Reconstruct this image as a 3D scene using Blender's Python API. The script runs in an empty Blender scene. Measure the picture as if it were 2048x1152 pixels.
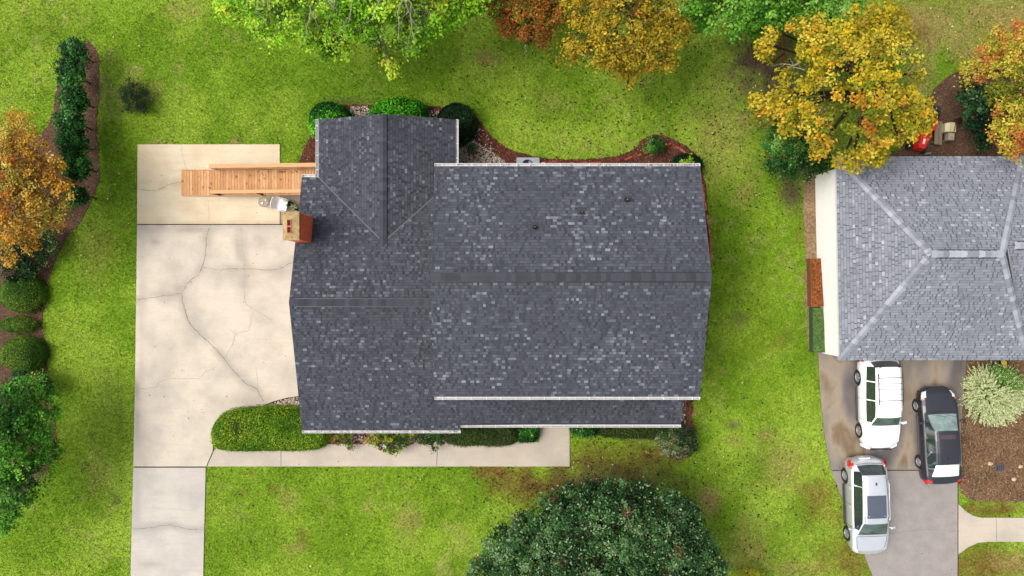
import bpy, math, random
import numpy as np
from mathutils import Matrix, Vector, Quaternion

RNG = np.random.default_rng(7)
random.seed(7)
R = math.radians
S = bpy.context.scene

# ------------------------------------------------------------------ camera, sky, sun, exposure
H = 36.6                                  # flight height of the camera above the lawn (m)
cam_d = bpy.data.cameras.new("camera")
cam_d.sensor_width = 36.0
cam_d.lens = 36.0 * (H * 40.0) / 2048.0
cam_d.clip_start = 0.5
cam_d.clip_end = 2000.0
cam = bpy.data.objects.new("camera", cam_d)
S.collection.objects.link(cam)
cam.location = (0, 0, H)
S.camera = cam

SUN_EL, SUN_AZ = R(60), R(-88)            # azimuth from +Y, clockwise
world = bpy.data.worlds.new("World")
S.world = world
world.use_nodes = True
wn = world.node_tree.nodes
sky = wn.new("ShaderNodeTexSky")
sky.sky_type = 'NISHITA'
sky.sun_disc = False
sky.sun_elevation = SUN_EL
sky.sun_rotation = SUN_AZ
sky.air_density = 1.0
sky.dust_density = 5.0
sky.ozone_density = 0.6
wn["Background"].inputs[1].default_value = 0.15
bw = wn.new("ShaderNodeRGBToBW")               # thin even cloud: most of the sky's blue is greyed out
mixw = wn.new("ShaderNodeMix")
mixw.data_type = 'RGBA'
mixw.inputs[0].default_value = 0.62
world.node_tree.links.new(sky.outputs[0], bw.inputs[0])
world.node_tree.links.new(sky.outputs[0], mixw.inputs[6])
world.node_tree.links.new(bw.outputs[0], mixw.inputs[7])
world.node_tree.links.new(mixw.outputs[2], wn["Background"].inputs[0])

sun_d = bpy.data.lights.new("sun", 'SUN')
sun_d.energy = 0.9
sun_d.angle = R(26)
sun_d.color = (1.0, 0.95, 0.87)
sun = bpy.data.objects.new("sun", sun_d)
S.collection.objects.link(sun)
sdir = Vector((math.sin(SUN_AZ) * math.cos(SUN_EL), math.cos(SUN_AZ) * math.cos(SUN_EL), math.sin(SUN_EL)))
sun.rotation_euler = sdir.to_track_quat('Z', 'Y').to_euler()
sun.location = (0, 0, 60)

S.view_settings.view_transform = 'Standard'
S.view_settings.look = 'None'
S.view_settings.gamma = 1.0
S.view_settings.use_curve_mapping = False
S.view_settings.exposure = 1.12
S.cycles.max_bounces = 6
S.cycles.diffuse_bounces = 3
S.cycles.glossy_bounces = 3
S.cycles.transmission_bounces = 3
S.cycles.transparent_max_bounces = 6

# ------------------------------------------------------------------ helpers
KC = 0.5


def c(r, g, b, k=1.0):
    """base colour from a daylight 0-255 colour"""
    def f(v):
        v = v / 255.0
        return (v / 12.92 if v <= 0.04045 else ((v + 0.055) / 1.055) ** 2.4) * KC * k
    return (f(r), f(g), f(b))


def P(px, py, z=0.0):
    k = (H - z) / H / 40.0
    return ((px - 1024) * k, -(py - 576) * k)


def P3(px, py, z=0.0):
    x, y = P(px, py, z)
    return (x, y, z)


def PP(pts, z=0.0):
    return [P(a, b, z) for a, b in pts]


_perm = np.random.default_rng(11).random((64, 64, 64)).astype(np.float32)


def vnoise(p):
    """value noise 0..1, p (N,3)"""
    p = np.asarray(p, dtype=np.float64)
    i = np.floor(p).astype(np.int64)
    f = p - i
    f = f * f * (3 - 2 * f)
    i0 = i & 63
    i1 = (i + 1) & 63
    x0, y0, z0 = i0.T
    x1, y1, z1 = i1.T
    fx, fy, fz = f.T
    a = _perm[x0, y0, z0] * (1 - fx) + _perm[x1, y0, z0] * fx
    b = _perm[x0, y1, z0] * (1 - fx) + _perm[x1, y1, z0] * fx
    d = _perm[x0, y0, z1] * (1 - fx) + _perm[x1, y0, z1] * fx
    e = _perm[x0, y1, z1] * (1 - fx) + _perm[x1, y1, z1] * fx
    return (a * (1 - fy) + b * fy) * (1 - fz) + (d * (1 - fy) + e * fy) * fz


def fnoise(p, s, oct=3):
    p = np.asarray(p) * s
    v = np.zeros(len(p))
    a, t = 1.0, 0.0
    for o in range(oct):
        v += a * vnoise(p + 17.3 * o)
        t += a
        a *= 0.5
        p = p * 2.03
    return v / t


def n2(x, y, s, oct=3, off=0.0):
    return fnoise(np.stack([np.asarray(x, float), np.asarray(y, float), np.full(np.shape(x), off)], 1), s, oct)


def inpoly(x, y, poly):
    x = np.asarray(x, float)
    y = np.asarray(y, float)
    r = np.zeros(x.shape, bool)
    n = len(poly)
    for i in range(n):
        x1, y1 = poly[i]
        x2, y2 = poly[(i + 1) % n]
        if y1 == y2:
            continue
        m = ((y1 > y) != (y2 > y)) & (x < (x2 - x1) * (y - y1) / (y2 - y1) + x1)
        r ^= m
    return r


def polydist(x, y, poly):
    d = np.full(np.shape(x), 1e9)
    n = len(poly)
    for i in range(n):
        x1, y1 = poly[i]
        x2, y2 = poly[(i + 1) % n]
        dx, dy = x2 - x1, y2 - y1
        L = dx * dx + dy * dy + 1e-12
        t = np.clip(((x - x1) * dx + (y - y1) * dy) / L, 0, 1)
        d = np.minimum(d, np.hypot(x - x1 - t * dx, y - y1 - t * dy))
    return d


def smoothpoly(pts, it=2):
    for _ in range(it):
        q = []
        n = len(pts)
        for i in range(n):
            a, b = pts[i], pts[(i + 1) % n]
            q.append((a[0] * .75 + b[0] * .25, a[1] * .75 + b[1] * .25))
            q.append((a[0] * .25 + b[0] * .75, a[1] * .25 + b[1] * .75))
        pts = q
    return pts


def rough_edge(pts, step=0.12, amp=0.05, seed=0):
    rr = random.Random(seed)
    q = []
    n = len(pts)
    for i in range(n):
        a, b = pts[i], pts[(i + 1) % n]
        L = math.hypot(b[0] - a[0], b[1] - a[1])
        k = max(1, int(L / step))
        for j in range(k):
            t = j / k
            q.append((a[0] + (b[0] - a[0]) * t + rr.uniform(-amp, amp), a[1] + (b[1] - a[1]) * t + rr.uniform(-amp, amp)))
    return q


def link(o, parent=None):
    S.collection.objects.link(o)
    if parent is not None:
        o.parent = parent
    return o


def tag(o, label=None, cat=None, group=None, kind=None):
    if label:
        o["label"] = label
    if cat:
        o["category"] = cat
    if group:
        o["group"] = group
    if kind:
        o["kind"] = kind
    return o


def empty(name, loc=(0, 0, 0), rz=0.0, label=None, cat=None, group=None, kind=None):
    o = bpy.data.objects.new(name, None)
    o.empty_display_size = 0.3
    o.location = loc
    o.rotation_euler = (0, 0, rz)
    link(o)
    return tag(o, label, cat, group, kind)


class MB:
    def __init__(s):
        s.v, s.f, s.c, s.m = [], [], [], []

    def add(s, vs, fs, col=None, mi=0):
        b = len(s.v)
        s.v += [tuple(p) for p in vs]
        for f in fs:
            s.f.append(tuple(b + i for i in f))
            s.c.append(col or (1, 1, 1))
            s.m.append(mi)

    def box(s, cx, cy, cz, sx, sy, sz, rz=0.0, col=None, mi=0, M=None, bev=0.0):
        hx, hy, hz = sx / 2, sy / 2, sz / 2
        ca, sa = math.cos(rz), math.sin(rz)
        if bev > 0:
            b = min(bev, hx * .9, hy * .9, hz * .9)
            pts = [(-hx, -hy, -hz), (hx, -hy, -hz), (hx, hy, -hz), (-hx, hy, -hz),
                   (-hx, -hy, hz - b), (hx, -hy, hz - b), (hx, hy, hz - b), (-hx, hy, hz - b),
                   (-hx + b, -hy + b, hz), (hx - b, -hy + b, hz), (hx - b, hy - b, hz), (-hx + b, hy - b, hz)]
            fs = [(3, 2, 1, 0), (0, 1, 5, 4), (1, 2, 6, 5), (2, 3, 7, 6), (3, 0, 4, 7),
                  (4, 5, 9, 8), (5, 6, 10, 9), (6, 7, 11, 10), (7, 4, 8, 11), (8, 9, 10, 11)]
        else:
            pts = [(x, y, z) for z in (-hz, hz) for x, y in ((-hx, -hy), (hx, -hy), (hx, hy), (-hx, hy))]
            fs = [(3, 2, 1, 0), (4, 5, 6, 7), (0, 1, 5, 4), (1, 2, 6, 5), (2, 3, 7, 6), (3, 0, 4, 7)]
        out = []
        for x, y, z in pts:
            X, Y = x * ca - y * sa + cx, x * sa + y * ca + cy
            p = Vector((X, Y, z + cz))
            if M is not None:
                p = M @ p
            out.append(p)
        s.add(out, fs, col, mi)
        return s

    def prism(s, poly, z0, z1, col=None, mi=0, bev=0.0):
        n = len(poly)
        A = sum(poly[i][0] * poly[(i + 1) % n][1] - poly[(i + 1) % n][0] * poly[i][1] for i in range(n))
        if A < 0:
            poly = poly[::-1]
        zf = z1 if callable(z1) else (lambda x, y: z1)
        zb = z0 if callable(z0) else (lambda x, y: z0)
        vs = [(x, y, zb(x, y)) for x, y in poly] + [(x, y, zf(x, y)) for x, y in poly]
        fs = [tuple(range(n - 1, -1, -1)), tuple(range(n, 2 * n))]
        fs += [(i, (i + 1) % n, n + (i + 1) % n, n + i) for i in range(n)]
        s.add(vs, fs, col, mi)
        return s

    def tube(s, pts, rad, seg=6, col=None, mi=0, cap=True):
        pts = [Vector(p) for p in pts]
        rads = rad if isinstance(rad, (list, tuple)) else [rad] * len(pts)
        vs, fs = [], []
        for i, p in enumerate(pts):
            d = (pts[min(i + 1, len(pts) - 1)] - pts[max(i - 1, 0)])
            if d.length < 1e-9:
                d = Vector((0, 0, 1))
            d.normalize()
            a = d.cross(Vector((0, 0, 1)))
            if a.length < 0.05:
                a = d.cross(Vector((1, 0, 0)))
            a.normalize()
            b = d.cross(a)
            for k in range(seg):
                t = 2 * math.pi * k / seg
                vs.append(p + (a * math.cos(t) + b * math.sin(t)) * rads[i])
        for i in range(len(pts) - 1):
            for k in range(seg):
                k2 = (k + 1) % seg
                fs.append((i * seg + k, i * seg + k2, (i + 1) * seg + k2, (i + 1) * seg + k))
        if cap:
            fs.append(tuple(range(seg)))
            fs.append(tuple((len(pts) - 1) * seg + k for k in range(seg - 1, -1, -1)))
        s.add(vs, fs, col, mi)
        return s

    def lathe(s, prof, seg=20, cx=0, cy=0, col=None, mi=0, capt=True, capb=True):
        vs, fs = [], []
        for r, z in prof:
            for k in range(seg):
                t = 2 * math.pi * k / seg
                vs.append((cx + r * math.cos(t), cy + r * math.sin(t), z))
        for i in range(len(prof) - 1):
            for k in range(seg):
                k2 = (k + 1) % seg
                fs.append((i * seg + k, i * seg + k2, (i + 1) * seg + k2, (i + 1) * seg + k))
        if capb:
            fs.append(tuple(range(seg - 1, -1, -1)))
        if capt:
            fs.append(tuple((len(prof) - 1) * seg + k for k in range(seg)))
        s.add(vs, fs, col, mi)
        return s

    def mesh(s, name, mats, smooth=False):
        me = bpy.data.meshes.new(name)
        me.from_pydata(s.v, [], s.f)
        for m in (mats if isinstance(mats, (list, tuple)) else [mats]):
            me.materials.append(m)
        a = me.attributes.new("Col", 'FLOAT_COLOR', 'FACE')
        a.data.foreach_set("color", np.array([(x[0], x[1], x[2], 1.0) for x in s.c], dtype=np.float32).ravel())
        me.polygons.foreach_set("material_index", s.m)
        if smooth:
            me.polygons.foreach_set("use_smooth", [True] * len(s.f))
        me.update()
        return me

    def build(s, name, mats, parent=None, smooth=False, kind=None, label=None):
        o = bpy.data.objects.new(name, s.mesh(name, mats, smooth))
        link(o, parent)
        return tag(o, label, kind=kind)


def quads_mesh(name, V, C, mat, nv=4):
    """V (N,nv,3) C (N,3)"""
    N = len(V)
    me = bpy.data.meshes.new(name)
    me.vertices.add(N * nv)
    me.vertices.foreach_set("co", np.ascontiguousarray(V, dtype=np.float32).ravel())
    me.loops.add(N * nv)
    me.loops.foreach_set("vertex_index", np.arange(N * nv, dtype=np.int32))
    me.polygons.add(N)
    me.polygons.foreach_set("loop_start", np.arange(0, N * nv, nv, dtype=np.int32))
    me.polygons.foreach_set("loop_total", np.full(N, nv, dtype=np.int32))
    me.update(calc_edges=True)
    a = me.attributes.new("Col", 'FLOAT_COLOR', 'FACE')
    C4 = np.ones((N, 4), dtype=np.float32)
    C4[:, :3] = C
    a.data.foreach_set("color", C4.ravel())
    me.materials.append(mat)
    return me


def leaves(pos, nrm, size, asp=0.55, fold=0.12):
    """diamond leaves; pos (N,3), nrm (N,3) (not normalised), size (N,)"""
    N = len(pos)
    n = nrm / (np.linalg.norm(nrm, axis=1, keepdims=True) + 1e-9)
    r = RNG.normal(size=(N, 3))
    a = np.cross(n, r)
    a /= (np.linalg.norm(a, axis=1, keepdims=True) + 1e-9)
    b = np.cross(n, a)
    s = size[:, None]
    V = np.empty((N, 4, 3))
    V[:, 0] = pos - a * s * .5
    V[:, 1] = pos - b * s * asp * .5 + n * s * fold
    V[:, 2] = pos + a * s * .5
    V[:, 3] = pos + b * s * asp * .5 + n * s * fold
    return V


# ------------------------------------------------------------------ materials
def nt(name):
    m = bpy.data.materials.new(name)
    m.use_nodes = True
    t = m.node_tree
    return m, t, t.nodes["Principled BSDF"]


def nnoise(t, scale, detail=4, rough=.6, vec=None):
    n = t.nodes.new("ShaderNodeTexNoise")
    n.inputs["Scale"].default_value = scale
    n.inputs["Detail"].default_value = detail
    n.inputs["Roughness"].default_value = rough
    if vec is not None:
        t.links.new(vec, n.inputs["Vector"])
    return n.outputs[0]


def wpos(t, sc=(1, 1, 1)):
    g = t.nodes.new("ShaderNodeNewGeometry")
    if sc == (1, 1, 1):
        return g.outputs["Position"]
    m = t.nodes.new("ShaderNodeVectorMath")
    m.operation = 'MULTIPLY'
    m.inputs[1].default_value = sc
    t.links.new(g.outputs["Position"], m.inputs[0])
    return m.outputs[0]


def ocoord(t, sc=(1, 1, 1)):
    g = t.nodes.new("ShaderNodeTexCoord")
    if sc == (1, 1, 1):
        return g.outputs["Object"]
    m = t.nodes.new("ShaderNodeVectorMath")
    m.operation = 'MULTIPLY'
    m.inputs[1].default_value = sc
    t.links.new(g.outputs["Object"], m.inputs[0])
    return m.outputs[0]


def ramp(t, fac, stops):
    r = t.nodes.new("ShaderNodeValToRGB")
    e = r.color_ramp.elements
    while len(e) < len(stops):
        e.new(0.5)
    for i, (p, col) in enumerate(stops):
        e[i].position = p
        e[i].color = (*col, 1) if len(col) == 3 else col
    t.links.new(fac, r.inputs[0])
    return r.outputs[0]


def mixc(t, a, b, fac, mode='MIX'):
    m = t.nodes.new("ShaderNodeMix")
    m.data_type = 'RGBA'
    m.blend_type = mode
    for sock, v in ((m.inputs[6], a), (m.inputs[7], b), (m.inputs[0], fac)):
        if isinstance(v, (tuple, list)):
            sock.default_value = (*v[:3], 1)
        elif isinstance(v, (int, float)):
            sock.default_value = v
        else:
            t.links.new(v, sock)
    return m.outputs[2]


def bump(t, b, fac, strength=.3, dist=.02):
    n = t.nodes.new("ShaderNodeBump")
    n.inputs["Strength"].default_value = strength
    n.inputs["Distance"].default_value = dist
    t.links.new(fac, n.inputs["Height"])
    t.links.new(n.outputs[0], b.inputs["Normal"])


def setspec(b, v):
    b.inputs["Specular IOR Level"].default_value = v


def M_plain(name, col, rough=.6, var=.25, scale=8, spec=.3, metal=0.0, coat=0.0, bmp=0.0, stretch=(1, 1, 1)):
    m, t, b = nt(name)
    n = nnoise(t, scale, 5, .65, ocoord(t, stretch))
    lo = tuple(x * (1 - var) for x in col)
    hi = tuple(min(1, x * (1 + var)) for x in col)
    t.links.new(ramp(t, n, [(.3, lo), (.7, hi)]), b.inputs["Base Color"])
    b.inputs["Roughness"].default_value = rough
    b.inputs["Metallic"].default_value = metal
    b.inputs["Coat Weight"].default_value = coat
    b.inputs["Coat Roughness"].default_value = .06
    setspec(b, spec)
    if bmp:
        bump(t, b, n, bmp, .01)
    return m


def M_attr(name, rough=.6, spec=.2, trans=0.0, var=.15, scale=20, objrand=0.0):
    m, t, b = nt(name)
    a = t.nodes.new("ShaderNodeAttribute")
    a.attribute_name = "Col"
    col = a.outputs["Color"]
    n = nnoise(t, scale, 3, .6, wpos(t))
    f = ramp(t, n, [(.25, (1 - var,) * 3), (.75, (1 + var,) * 3)])
    col = mixc(t, col, f, 1.0, 'MULTIPLY')
    if objrand:
        oi = t.nodes.new("ShaderNodeObjectInfo")
        f2 = ramp(t, oi.outputs["Random"], [(0, (1 - objrand,) * 3), (1, (1 + objrand,) * 3)])
        col = mixc(t, col, f2, 1.0, 'MULTIPLY')
    t.links.new(col, b.inputs["Base Color"])
    b.inputs["Roughness"].default_value = rough
    setspec(b, spec)
    if trans > 0:
        tr = t.nodes.new("ShaderNodeBsdfTranslucent")
        t.links.new(col, tr.inputs["Color"])
        mx = t.nodes.new("ShaderNodeMixShader")
        mx.inputs[0].default_value = trans
        t.links.new(b.outputs[0], mx.inputs[1])
        t.links.new(tr.outputs[0], mx.inputs[2])
        t.links.new(mx.outputs[0], t.nodes["Material Output"].inputs[0])
    return m


leaf_mat = M_attr("leaf", .55, .16, .34, .1, 15)
gloss_leaf_mat = M_attr("glossy_leaf", .38, .4, .2, .1, 15)
dull_leaf_mat = M_attr("dull_leaf", .7, .15, .2, .12, 15)
attr_mat = M_attr("coloured_piece", .8, .15, 0, .15, 30)
shingle_mat = M_attr("asphalt_shingle", .9, .12, 0, .16, 60)
stone_mat = M_attr("pebble", .75, .25, 0, .15, 30)


def M_lawn():
    m, t, b = nt("lawn")
    a = t.nodes.new("ShaderNodeAttribute")
    a.attribute_name = "Col"
    v = wpos(t)
    n1 = nnoise(t, 9, 6, .75, v)
    n2_ = nnoise(t, 2.2, 5, .7, v)
    f1 = ramp(t, n1, [(.30, (.30, .36, .30)), (.5, (.92, .95, .9)), (.70, (1.6, 1.5, 1.7))])
    f2 = ramp(t, n2_, [(.3, (.8, .86, .8)), (.7, (1.18, 1.12, 1.2))])
    col = mixc(t, a.outputs["Color"], f1, 1.0, 'MULTIPLY')
    col = mixc(t, col, f2, 1.0, 'MULTIPLY')
    t.links.new(col, b.inputs["Base Color"])
    b.inputs["Roughness"].default_value = .9
    setspec(b, .1)
    bump(t, b, n1, .6, .05)
    return m


def M_concrete(name, base, stain, stain2, streak=(.5, 4.0, 1), amt=.8):
    m, t, b = nt(name)
    v = wpos(t)
    big = nnoise(t, .55, 5, .6, v)
    st = nnoise(t, 1.3, 6, .7, wpos(t, streak))
    fine = nnoise(t, 26, 4, .8, v)
    da = t.nodes.new("ShaderNodeAttribute")
    da.attribute_name = "Dirt"
    base = mixc(t, base, tuple(x * .62 for x in stain), da.outputs["Fac"])
    col = mixc(t, base, stain, ramp(t, big, [(.42, (0, 0, 0)), (.72, (amt, amt, amt))]))
    col = mixc(t, col, stain2, ramp(t, st, [(.5, (0, 0, 0)), (.78, (amt * .9,) * 3)]))
    sp = nnoise(t, 5.5, 5, .75, v)
    col = mixc(t, col, tuple(x * .45 for x in stain), ramp(t, sp, [(.66, (0, 0, 0)), (.78, (.55,) * 3)]))
    col = mixc(t, col, ramp(t, fine, [(.3, (.86, .86, .86)), (.7, (1.12, 1.12, 1.12))]), 1.0, 'MULTIPLY')
    t.links.new(col, b.inputs["Base Color"])
    b.inputs["Roughness"].default_value = .85
    setspec(b, .2)
    bump(t, b, fine, .25, .006)
    return m


def M_mulch(name, cols, scale=14):
    m, t, b = nt(name)
    v = wpos(t)
    n = nnoise(t, scale, 6, .8, v)
    n_ = nnoise(t, 1.1, 4, .6, v)
    col = ramp(t, n, [(.3, cols[0]), (.48, cols[1]), (.62, cols[2]), (.75, cols[3])])
    col = mixc(t, col, ramp(t, n_, [(.3, (.7,) * 3), (.7, (1.25,) * 3)]), 1.0, 'MULTIPLY')
    t.links.new(col, b.inputs["Base Color"])
    b.inputs["Roughness"].default_value = .95
    setspec(b, .1)
    bump(t, b, n, .7, .04)
    return m


lawn_mat = M_lawn()
conc_cream = M_concrete("cream_concrete", c(247, 230, 197), c(230, 203, 163), c(224, 204, 168))
conc_main = M_concrete("driveway_concrete", c(236, 223, 203), c(192, 182, 168), c(224, 206, 184))
conc_low = M_concrete("lower_concrete", c(224, 216, 202), c(190, 184, 178), c(200, 190, 180))
conc_path = M_concrete("path_concrete", c(220, 207, 188), c(190, 178, 165), c(204, 188, 168))
conc_patio = M_concrete("patio_concrete", c(190, 175, 155), c(150, 138, 122), c(170, 152, 128))
soil_mat = M_mulch("brown_soil", [c(62, 44, 34), c(104, 78, 62), c(136, 106, 86), c(170, 142, 118)])
mulch_red = M_mulch("red_mulch", [c(50, 28, 22), c(96, 58, 44), c(130, 86, 68), c(176, 130, 106)])
mulch_brown = M_mulch("brown_mulch", [c(78, 58, 44), c(126, 96, 72), c(156, 124, 96), c(186, 160, 128)], 10)
sand_mat = M_mulch("sandy_soil", [c(110, 84, 60), c(158, 130, 98), c(186, 160, 126), c(206, 184, 150)], 7)


def M_drive2():
    m, t, b = nt("stained_concrete")
    v = wpos(t)
    big = nnoise(t, .5, 3, .45, wpos(t, (1.3, .6, 1)))
    md = nnoise(t, 1.5, 6, .7, v)
    fine = nnoise(t, 22, 4, .8, v)
    col = ramp(t, big, [(.34, c(116, 110, 108)), (.46, c(148, 138, 130)), (.56, c(176, 160, 138)), (.64, c(140, 118, 90)), (.76, c(182, 166, 144))])
    g = t.nodes.new("ShaderNodeSeparateXYZ")
    t.links.new(v, g.inputs[0])
    mr = t.nodes.new("ShaderNodeMapRange")
    mr.inputs["From Min"].default_value = -8.7
    mr.inputs["From Max"].default_value = -9.3
    t.links.new(g.outputs[1], mr.inputs["Value"])
    low = ramp(t, md, [(.3, c(160, 152, 146)), (.7, c(182, 174, 166))])
    col = mixc(t, col, low, mr.outputs[0])
    rust = ramp(t, md, [(.58, (0, 0, 0)), (.72, (.38, .38, .38))])
    inv = t.nodes.new("ShaderNodeMath")
    inv.operation = 'SUBTRACT'
    inv.inputs[0].default_value = 1.0
    t.links.new(mr.outputs[0], inv.inputs[1])
    mul = t.nodes.new("ShaderNodeMath")
    mul.operation = 'MULTIPLY'
    t.links.new(inv.outputs[0], mul.inputs[0])
    t.links.new(rust, mul.inputs[1])
    col = mixc(t, col, c(104, 70, 36), mul.outputs[0])
    col = mixc(t, col, ramp(t, fine, [(.3, (.85,) * 3), (.7, (1.12,) * 3)]), 1.0, 'MULTIPLY')
    t.links.new(col, b.inputs["Base Color"])
    t.links.new(ramp(t, big, [(.35, (.35,) * 3), (.6, (.8,) * 3)]), b.inputs["Roughness"])
    setspec(b, .3)
    bump(t, b, fine, .2, .006)
    return m


drive2_mat = M_drive2()
crack_mat = M_plain("dark_crack", c(134, 116, 98), .95, .4, 12, .05)
joint_mat = M_plain("joint_dirt", c(84, 66, 50), .95, .4, 12, .05)
white_paint = M_plain("white_paint", (.62, .61, .59), .5, .06, 3)
gutter_mat = M_plain("white_gutter", (.40, .39, .385), .45, .12, 6)
stucco_mat = M_plain("pale_siding", (.84, .83, .80), .7, .04, 5)
deck_under = M_plain("roof_edge", c(60, 62, 70), .8, .1, 4)
glass_mat = M_plain("window_glass", (.03, .04, .045), .05, .1, 2, .8)
rubber_mat = M_plain("black_rubber", (.012, .012, .013), .7, .2, 20)
black_plastic = M_plain("black_plastic", (.015, .015, .017), .45, .2, 10)
chrome_mat = M_plain("chrome", (.6, .6, .6), .2, .05, 3, .5, 1.0)
silver_metal = M_plain("wheel_silver", (.42, .42, .43), .35, .1, 6, .5, .6)


def M_brick():
    m, t, b = nt("wall_brick")
    bt = t.nodes.new("ShaderNodeTexBrick")
    bt.inputs["Scale"].default_value = 1.0
    bt.inputs["Brick Width"].default_value = .22
    bt.inputs["Row Height"].default_value = .075
    bt.inputs["Mortar Size"].default_value = .01
    bt.inputs["Color1"].default_value = (*c(178, 88, 62), 1)
    bt.inputs["Color2"].default_value = (*c(150, 68, 50), 1)
    bt.inputs["Mortar"].default_value = (*c(170, 150, 135), 1)
    tc = t.nodes.new("ShaderNodeTexCoord")
    sp = t.nodes.new("ShaderNodeSeparateXYZ")
    t.links.new(tc.outputs["Object"], sp.inputs[0])
    ad = t.nodes.new("ShaderNodeMath")
    t.links.new(sp.outputs[0], ad.inputs[0])
    t.links.new(sp.outputs[1], ad.inputs[1])
    cb = t.nodes.new("ShaderNodeCombineXYZ")
    t.links.new(ad.outputs[0], cb.inputs[0])
    t.links.new(sp.outputs[2], cb.inputs[1])
    t.links.new(cb.outputs[0], bt.inputs["Vector"])
    t.links.new(bt.outputs[0], b.inputs["Base Color"])
    b.inputs["Roughness"].default_value = .85
    return m


brick_wall_mat = M_brick()

# ------------------------------------------------------------------ ground layout (pixel outlines of things lying on the ground)
slab_upper = PP([(276, 289), (560, 289), (560, 448), (275, 448)])
slab_patio = PP([(561.5, 380), (680, 380), (680, 448), (561.5, 448)])
slab_main = PP([(275, 450), (680, 450), (680, 788), (604, 791), (575, 795), (548, 802), (516, 815), (450, 832), (428, 860), (426, 902), (413, 932.5), (267.5, 932.5), (271, 770)])
slab_low = PP([(267.5, 935), (412, 935), (409, 1060), (405, 1250), (260, 1250), (263, 1110)])
walk_w = PP([(428, 903), (415, 932.5), (562, 932.5), (562, 884), (440, 884)])
walk_m = PP([(563, 884), (563, 932.5), (873, 932.5), (875, 884)])
walk_e = PP([(876, 884), (874, 932.5), (1139, 932.5), (1139, 830), (1079, 830), (1079, 884)])
nb_drive1 = PP([(1636, 690), (1636, 712), (1641, 800), (1650, 880), (1662, 939), (1917, 939), (1920, 860), (1932, 722), (1932, 690)])
nb_drive2 = PP([(1662.5, 941), (1700, 1040), (1745, 1152), (1785, 1250), (1914, 1250), (1914, 941)])
nb_path1 = PP([(1916, 1008), (1930, 1022), (1945, 1031), (1962, 1035), (1991, 1035), (1991, 1083), (1975, 1083), (1955, 1085), (1935, 1094), (1916, 1108)])
nb_path2 = PP([(1992, 1035), (2150, 1035), (2150, 1083), (1992, 1083)])
bed_left = smoothpoly(PP([(160, 84), (182, 84), (198, 108), (199, 160), (197, 200), (192, 250), (196, 300), (200, 360), (188, 395), (165, 440), (130, 480), (105, 530), (92, 590), (84, 640), (92, 700), (97, 780), (114, 860), (108, 920), (75, 965), (40, 1000), (0, 1060), (-120, 1080), (-120, 230), (0, 250), (55, 285), (92, 262), (108, 225), (116, 150), (130, 105)]), 2)
bed_back = smoothpoly(PP([(560, 395), (598, 345), (603, 300), (622, 275), (640, 212), (700, 208), (860, 210), (945, 220), (972, 262), (1005, 292), (1055, 312), (1130, 320), (1205, 317), (1268, 303), (1285, 275), (1318, 266), (1362, 285), (1398, 312), (1412, 370), (1421, 470), (1419, 660), (1400, 700), (1300, 600), (900, 420), (680, 395)]), 2)
bed_front = smoothpoly(PP([(604, 791), (575, 795), (548, 802), (516, 815), (450, 832), (430, 860), (428, 884), (700, 886), (1078, 886), (1078, 830), (900, 780), (680, 780)]), 1)
bed_east = smoothpoly(PP([(1338, 800), (1384, 790), (1386, 850), (1394, 870), (1393, 895), (1378, 914), (1350, 918), (1324, 905), (1316, 880), (1290, 874), (1141, 868), (1141, 840), (1200, 800)]), 2)
bed_nb = smoothpoly(PP([(1934, 690), (1926, 800), (1918, 900), (1917, 982), (1934, 996), (1962, 1004), (2150, 1004), (2150, 690)]), 1)
dirt_strip = smoothpoly(PP([(1608, 345), (1640, 345), (1670, 420), (1670, 690), (1650, 707), (1628, 705), (1612, 690), (1618, 640), (1608, 600), (1612, 500), (1605, 420)]), 2)
dirt_back = smoothpoly(PP([(1650, 340), (1700, 318), (1790, 312), (1826, 262), (1842, 222), (1866, 178), (1900, 150), (1935, 138), (2150, 150), (2150, 400), (1700, 400)]), 2)
house_fp = [(-9.5, -6.3), (7.6, -6.1), (7.8, 4.9), (-2.9, 4.9), (-2.9, 7.6), (-8.8, 7.6), (-8.8, 4.9), (-9.5, 4.9)]
nb_fp = [(15.2, -3.1), (40, -3.1), (40, 5.9), (15.2, 5.9)]
NOGRASS = [slab_upper, slab_patio, slab_main, slab_low, walk_w, walk_m, walk_e, nb_drive1, nb_drive2, nb_path1, nb_path2,
           bed_left, bed_back, bed_front, bed_east, bed_nb, dirt_strip, dirt_back, house_fp, nb_fp]

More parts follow.
